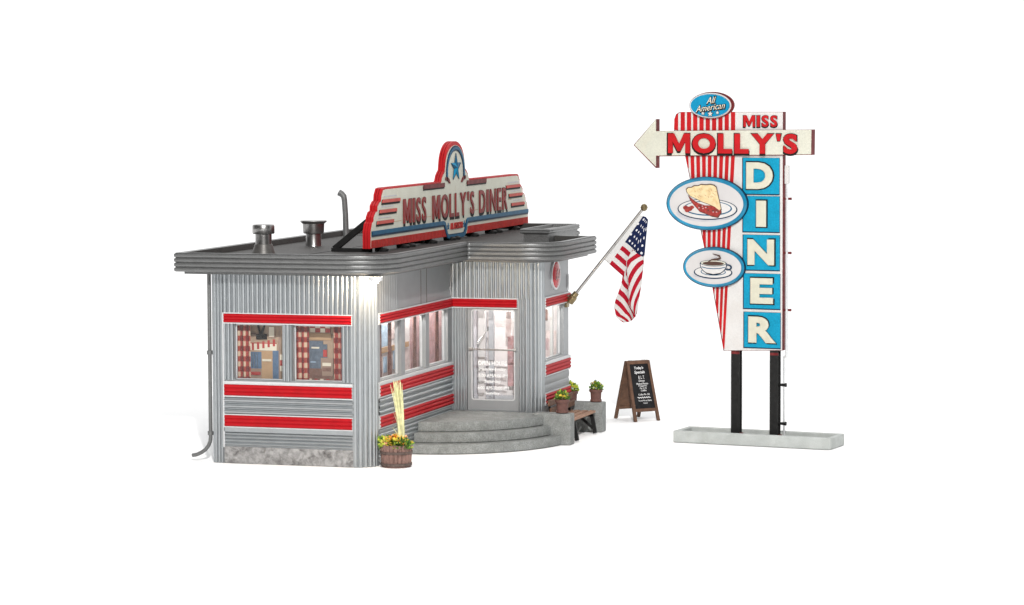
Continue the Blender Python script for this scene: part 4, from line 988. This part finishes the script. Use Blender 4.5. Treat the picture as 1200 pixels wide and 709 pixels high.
m_ = MB(); text(m_, 'All', (.61, .815, 6.58, 6.71), 0, .006, f, 'ink', offset=.05, shear=.45, rot=.08, grow=.016); text(m_, 'All', (.61, .81, 6.59, 6.71), .006, .012, f, 'cream2', offset=-.008, shear=.45, rot=.08)
text(m_, 'American', (.385, 1.0, 6.445, 6.57), 0, .006, f, 'ink', offset=.06, shear=.45, rot=.13, grow=.016); text(m_, 'American', (.385, .995, 6.455, 6.57), .006, .012, f, 'cream2', offset=-.008, shear=.45, rot=.13)
for a, b, r_ in ((.54, 6.395, .038), (.69, 6.385, .055), (.84, 6.41, .038)): m_.prism(star(a, b, r_ * 1.35, .5), 0, .004, f, 'ink'); m_.prism(star(a, b, r_, .45), .004, .010, f, 'white')
obj('lettering', m_, aq)
# conduit along the right edge, with clips
m_ = MB(); cx_ = 2.185; m_.tube([(cx_, .41, 5.26), (cx_, .41, 1.72)], .026, 'trim', 8); m_.tube([(2.13, .41, 1.72), (cx_, .41, 1.72)], .024, 'trim', 8); m_.tube([(2.13, .43, 1.72), (2.13, .44, .16)], .022, 'trim', 8); m_.box(2.15, 2.225, .37, .45, 5.05, 5.40, 'white')
cd = obj('conduit', m_, ps)
for z in (4.76, 3.72, 2.62):
    m_ = MB(); m_.tube([(2.13, .42, z), (2.27, .43, z)], [.018, .026], 'maroon', 8); obj('clip', m_, cd)
for z in (1.17, .42):
    m_ = MB(); m_.tube([(2.02, .42, z), (2.18, .43, z)], [.02, .04], 'black', 8); obj('clip', m_, cd)
# ------------------------------------------------------------------ camera
f_px = 3500.04; pitch, yaw, roll = .0735, -.2975, -.0035
sy, cy = math.sin(yaw), math.cos(yaw)
fwd = Vector((sy * math.cos(pitch), cy * math.cos(pitch), -math.sin(pitch))); rgt = Vector((cy, -sy, 0)); up = rgt.cross(fwd)
r2_ = rgt * math.cos(roll) + up * math.sin(roll); u2_ = -rgt * math.sin(roll) + up * math.cos(roll)
cam = bpy.data.cameras.new('camera'); co = bpy.data.objects.new('camera', cam); COL.objects.link(co)
Rm = Matrix((r2_, u2_, -fwd)).transposed().to_4x4(); Rm.translation = Vector((18.3146, -50.9354, 7.0)); co.matrix_world = Rm
cam.sensor_fit = 'HORIZONTAL'; cam.sensor_width = 36; cam.lens = f_px / 1200 * 36; cam.clip_start = .5; cam.clip_end = 2000
S.camera = co
# ------------------------------------------------------------------ studio light
wd = bpy.data.worlds.new('World'); S.world = wd; wd.use_nodes = True
nt = wd.node_tree; bg = nt.nodes['Background']; L_ = nt.links.new
tc = nd(nt, 'ShaderNodeTexCoord'); sp = nd(nt, 'ShaderNodeSeparateXYZ'); L_(tc.outputs['Generated'], sp.inputs[0])
def wm(op, a, b):
    n_ = nd(nt, 'ShaderNodeMath', operation=op)
    for i_, q_ in enumerate((a, b)):
        if isinstance(q_, (int, float)): n_.inputs[i_].default_value = q_
        else: L_(q_, n_.inputs[i_])
    return n_.outputs[0]
# white backdrop behind (+y), dim studio in front (-y), overhead glow added to whiten the tabletop
mb_ = nd(nt, 'ShaderNodeMapRange', interpolation_type='SMOOTHSTEP'); L_(sp.outputs['Y'], mb_.inputs[0])
mb_.inputs['From Min'].default_value = -.25; mb_.inputs['From Max'].default_value = .65; mb_.inputs['To Min'].default_value = .05; mb_.inputs['To Max'].default_value = 1.2
mz_ = nd(nt, 'ShaderNodeMapRange', interpolation_type='SMOOTHSTEP'); L_(sp.outputs['Z'], mz_.inputs[0])
mz_.inputs['From Min'].default_value = .45; mz_.inputs['From Max'].default_value = .95; mz_.inputs['To Min'].default_value = 0; mz_.inputs['To Max'].default_value = 1.2
L_(wm('ADD', mb_.outputs[0], mz_.outputs[0]), bg.inputs['Strength']); bg.inputs['Color'].default_value = (1, 1, 1, 1)
def area(name, loc, target, size, power, col=(1, 1, 1)):
    l = bpy.data.lights.new(name, 'AREA'); l.shape = 'DISK'; l.size = size; l.energy = power; l.color = col
    o = bpy.data.objects.new(name, l); COL.objects.link(o); o.location = loc
    o.rotation_euler = (Vector(target) - Vector(loc)).to_track_quat('-Z', 'Y').to_euler(); return o
area('key_softbox', (17.0, -42, 24), (1, 2, 2.5), 1.3, 27000, (1, .985, .96))
def pt(name, loc, p, r=.05, col=(1, .95, .88)):
    l = bpy.data.lights.new(name, 'POINT'); l.energy = p; l.shadow_soft_size = r; l.color = col
    o = bpy.data.objects.new(name, l); COL.objects.link(o); o.location = loc
pt('corner_bulb', (.19, -.21, ZC - .23), 125, .06, (1, .80, .56))
for y in (1.7, 2.8, 3.9, 5.0, 6.0): pt('room_lamp', (-.36, y, 2.86), 34, .06)
pt('vestibule_lamp', (.9, VI + .45, 3.0), 42, .1); pt('side_lamp', (1.45, 5.95, 2.85), 30, .08); pt('card_fill', (-1.6, .30, 3.0), 4, .05)  # last one is an added fill light above the left facade's printed card
S.render.engine = 'CYCLES'
S.cycles.use_denoising = True; S.cycles.max_bounces = 8; S.cycles.transparent_max_bounces = 12
S.view_settings.view_transform = 'Standard'; S.view_settings.look = 'None'; S.view_settings.exposure = 0; S.view_settings.gamma = 1
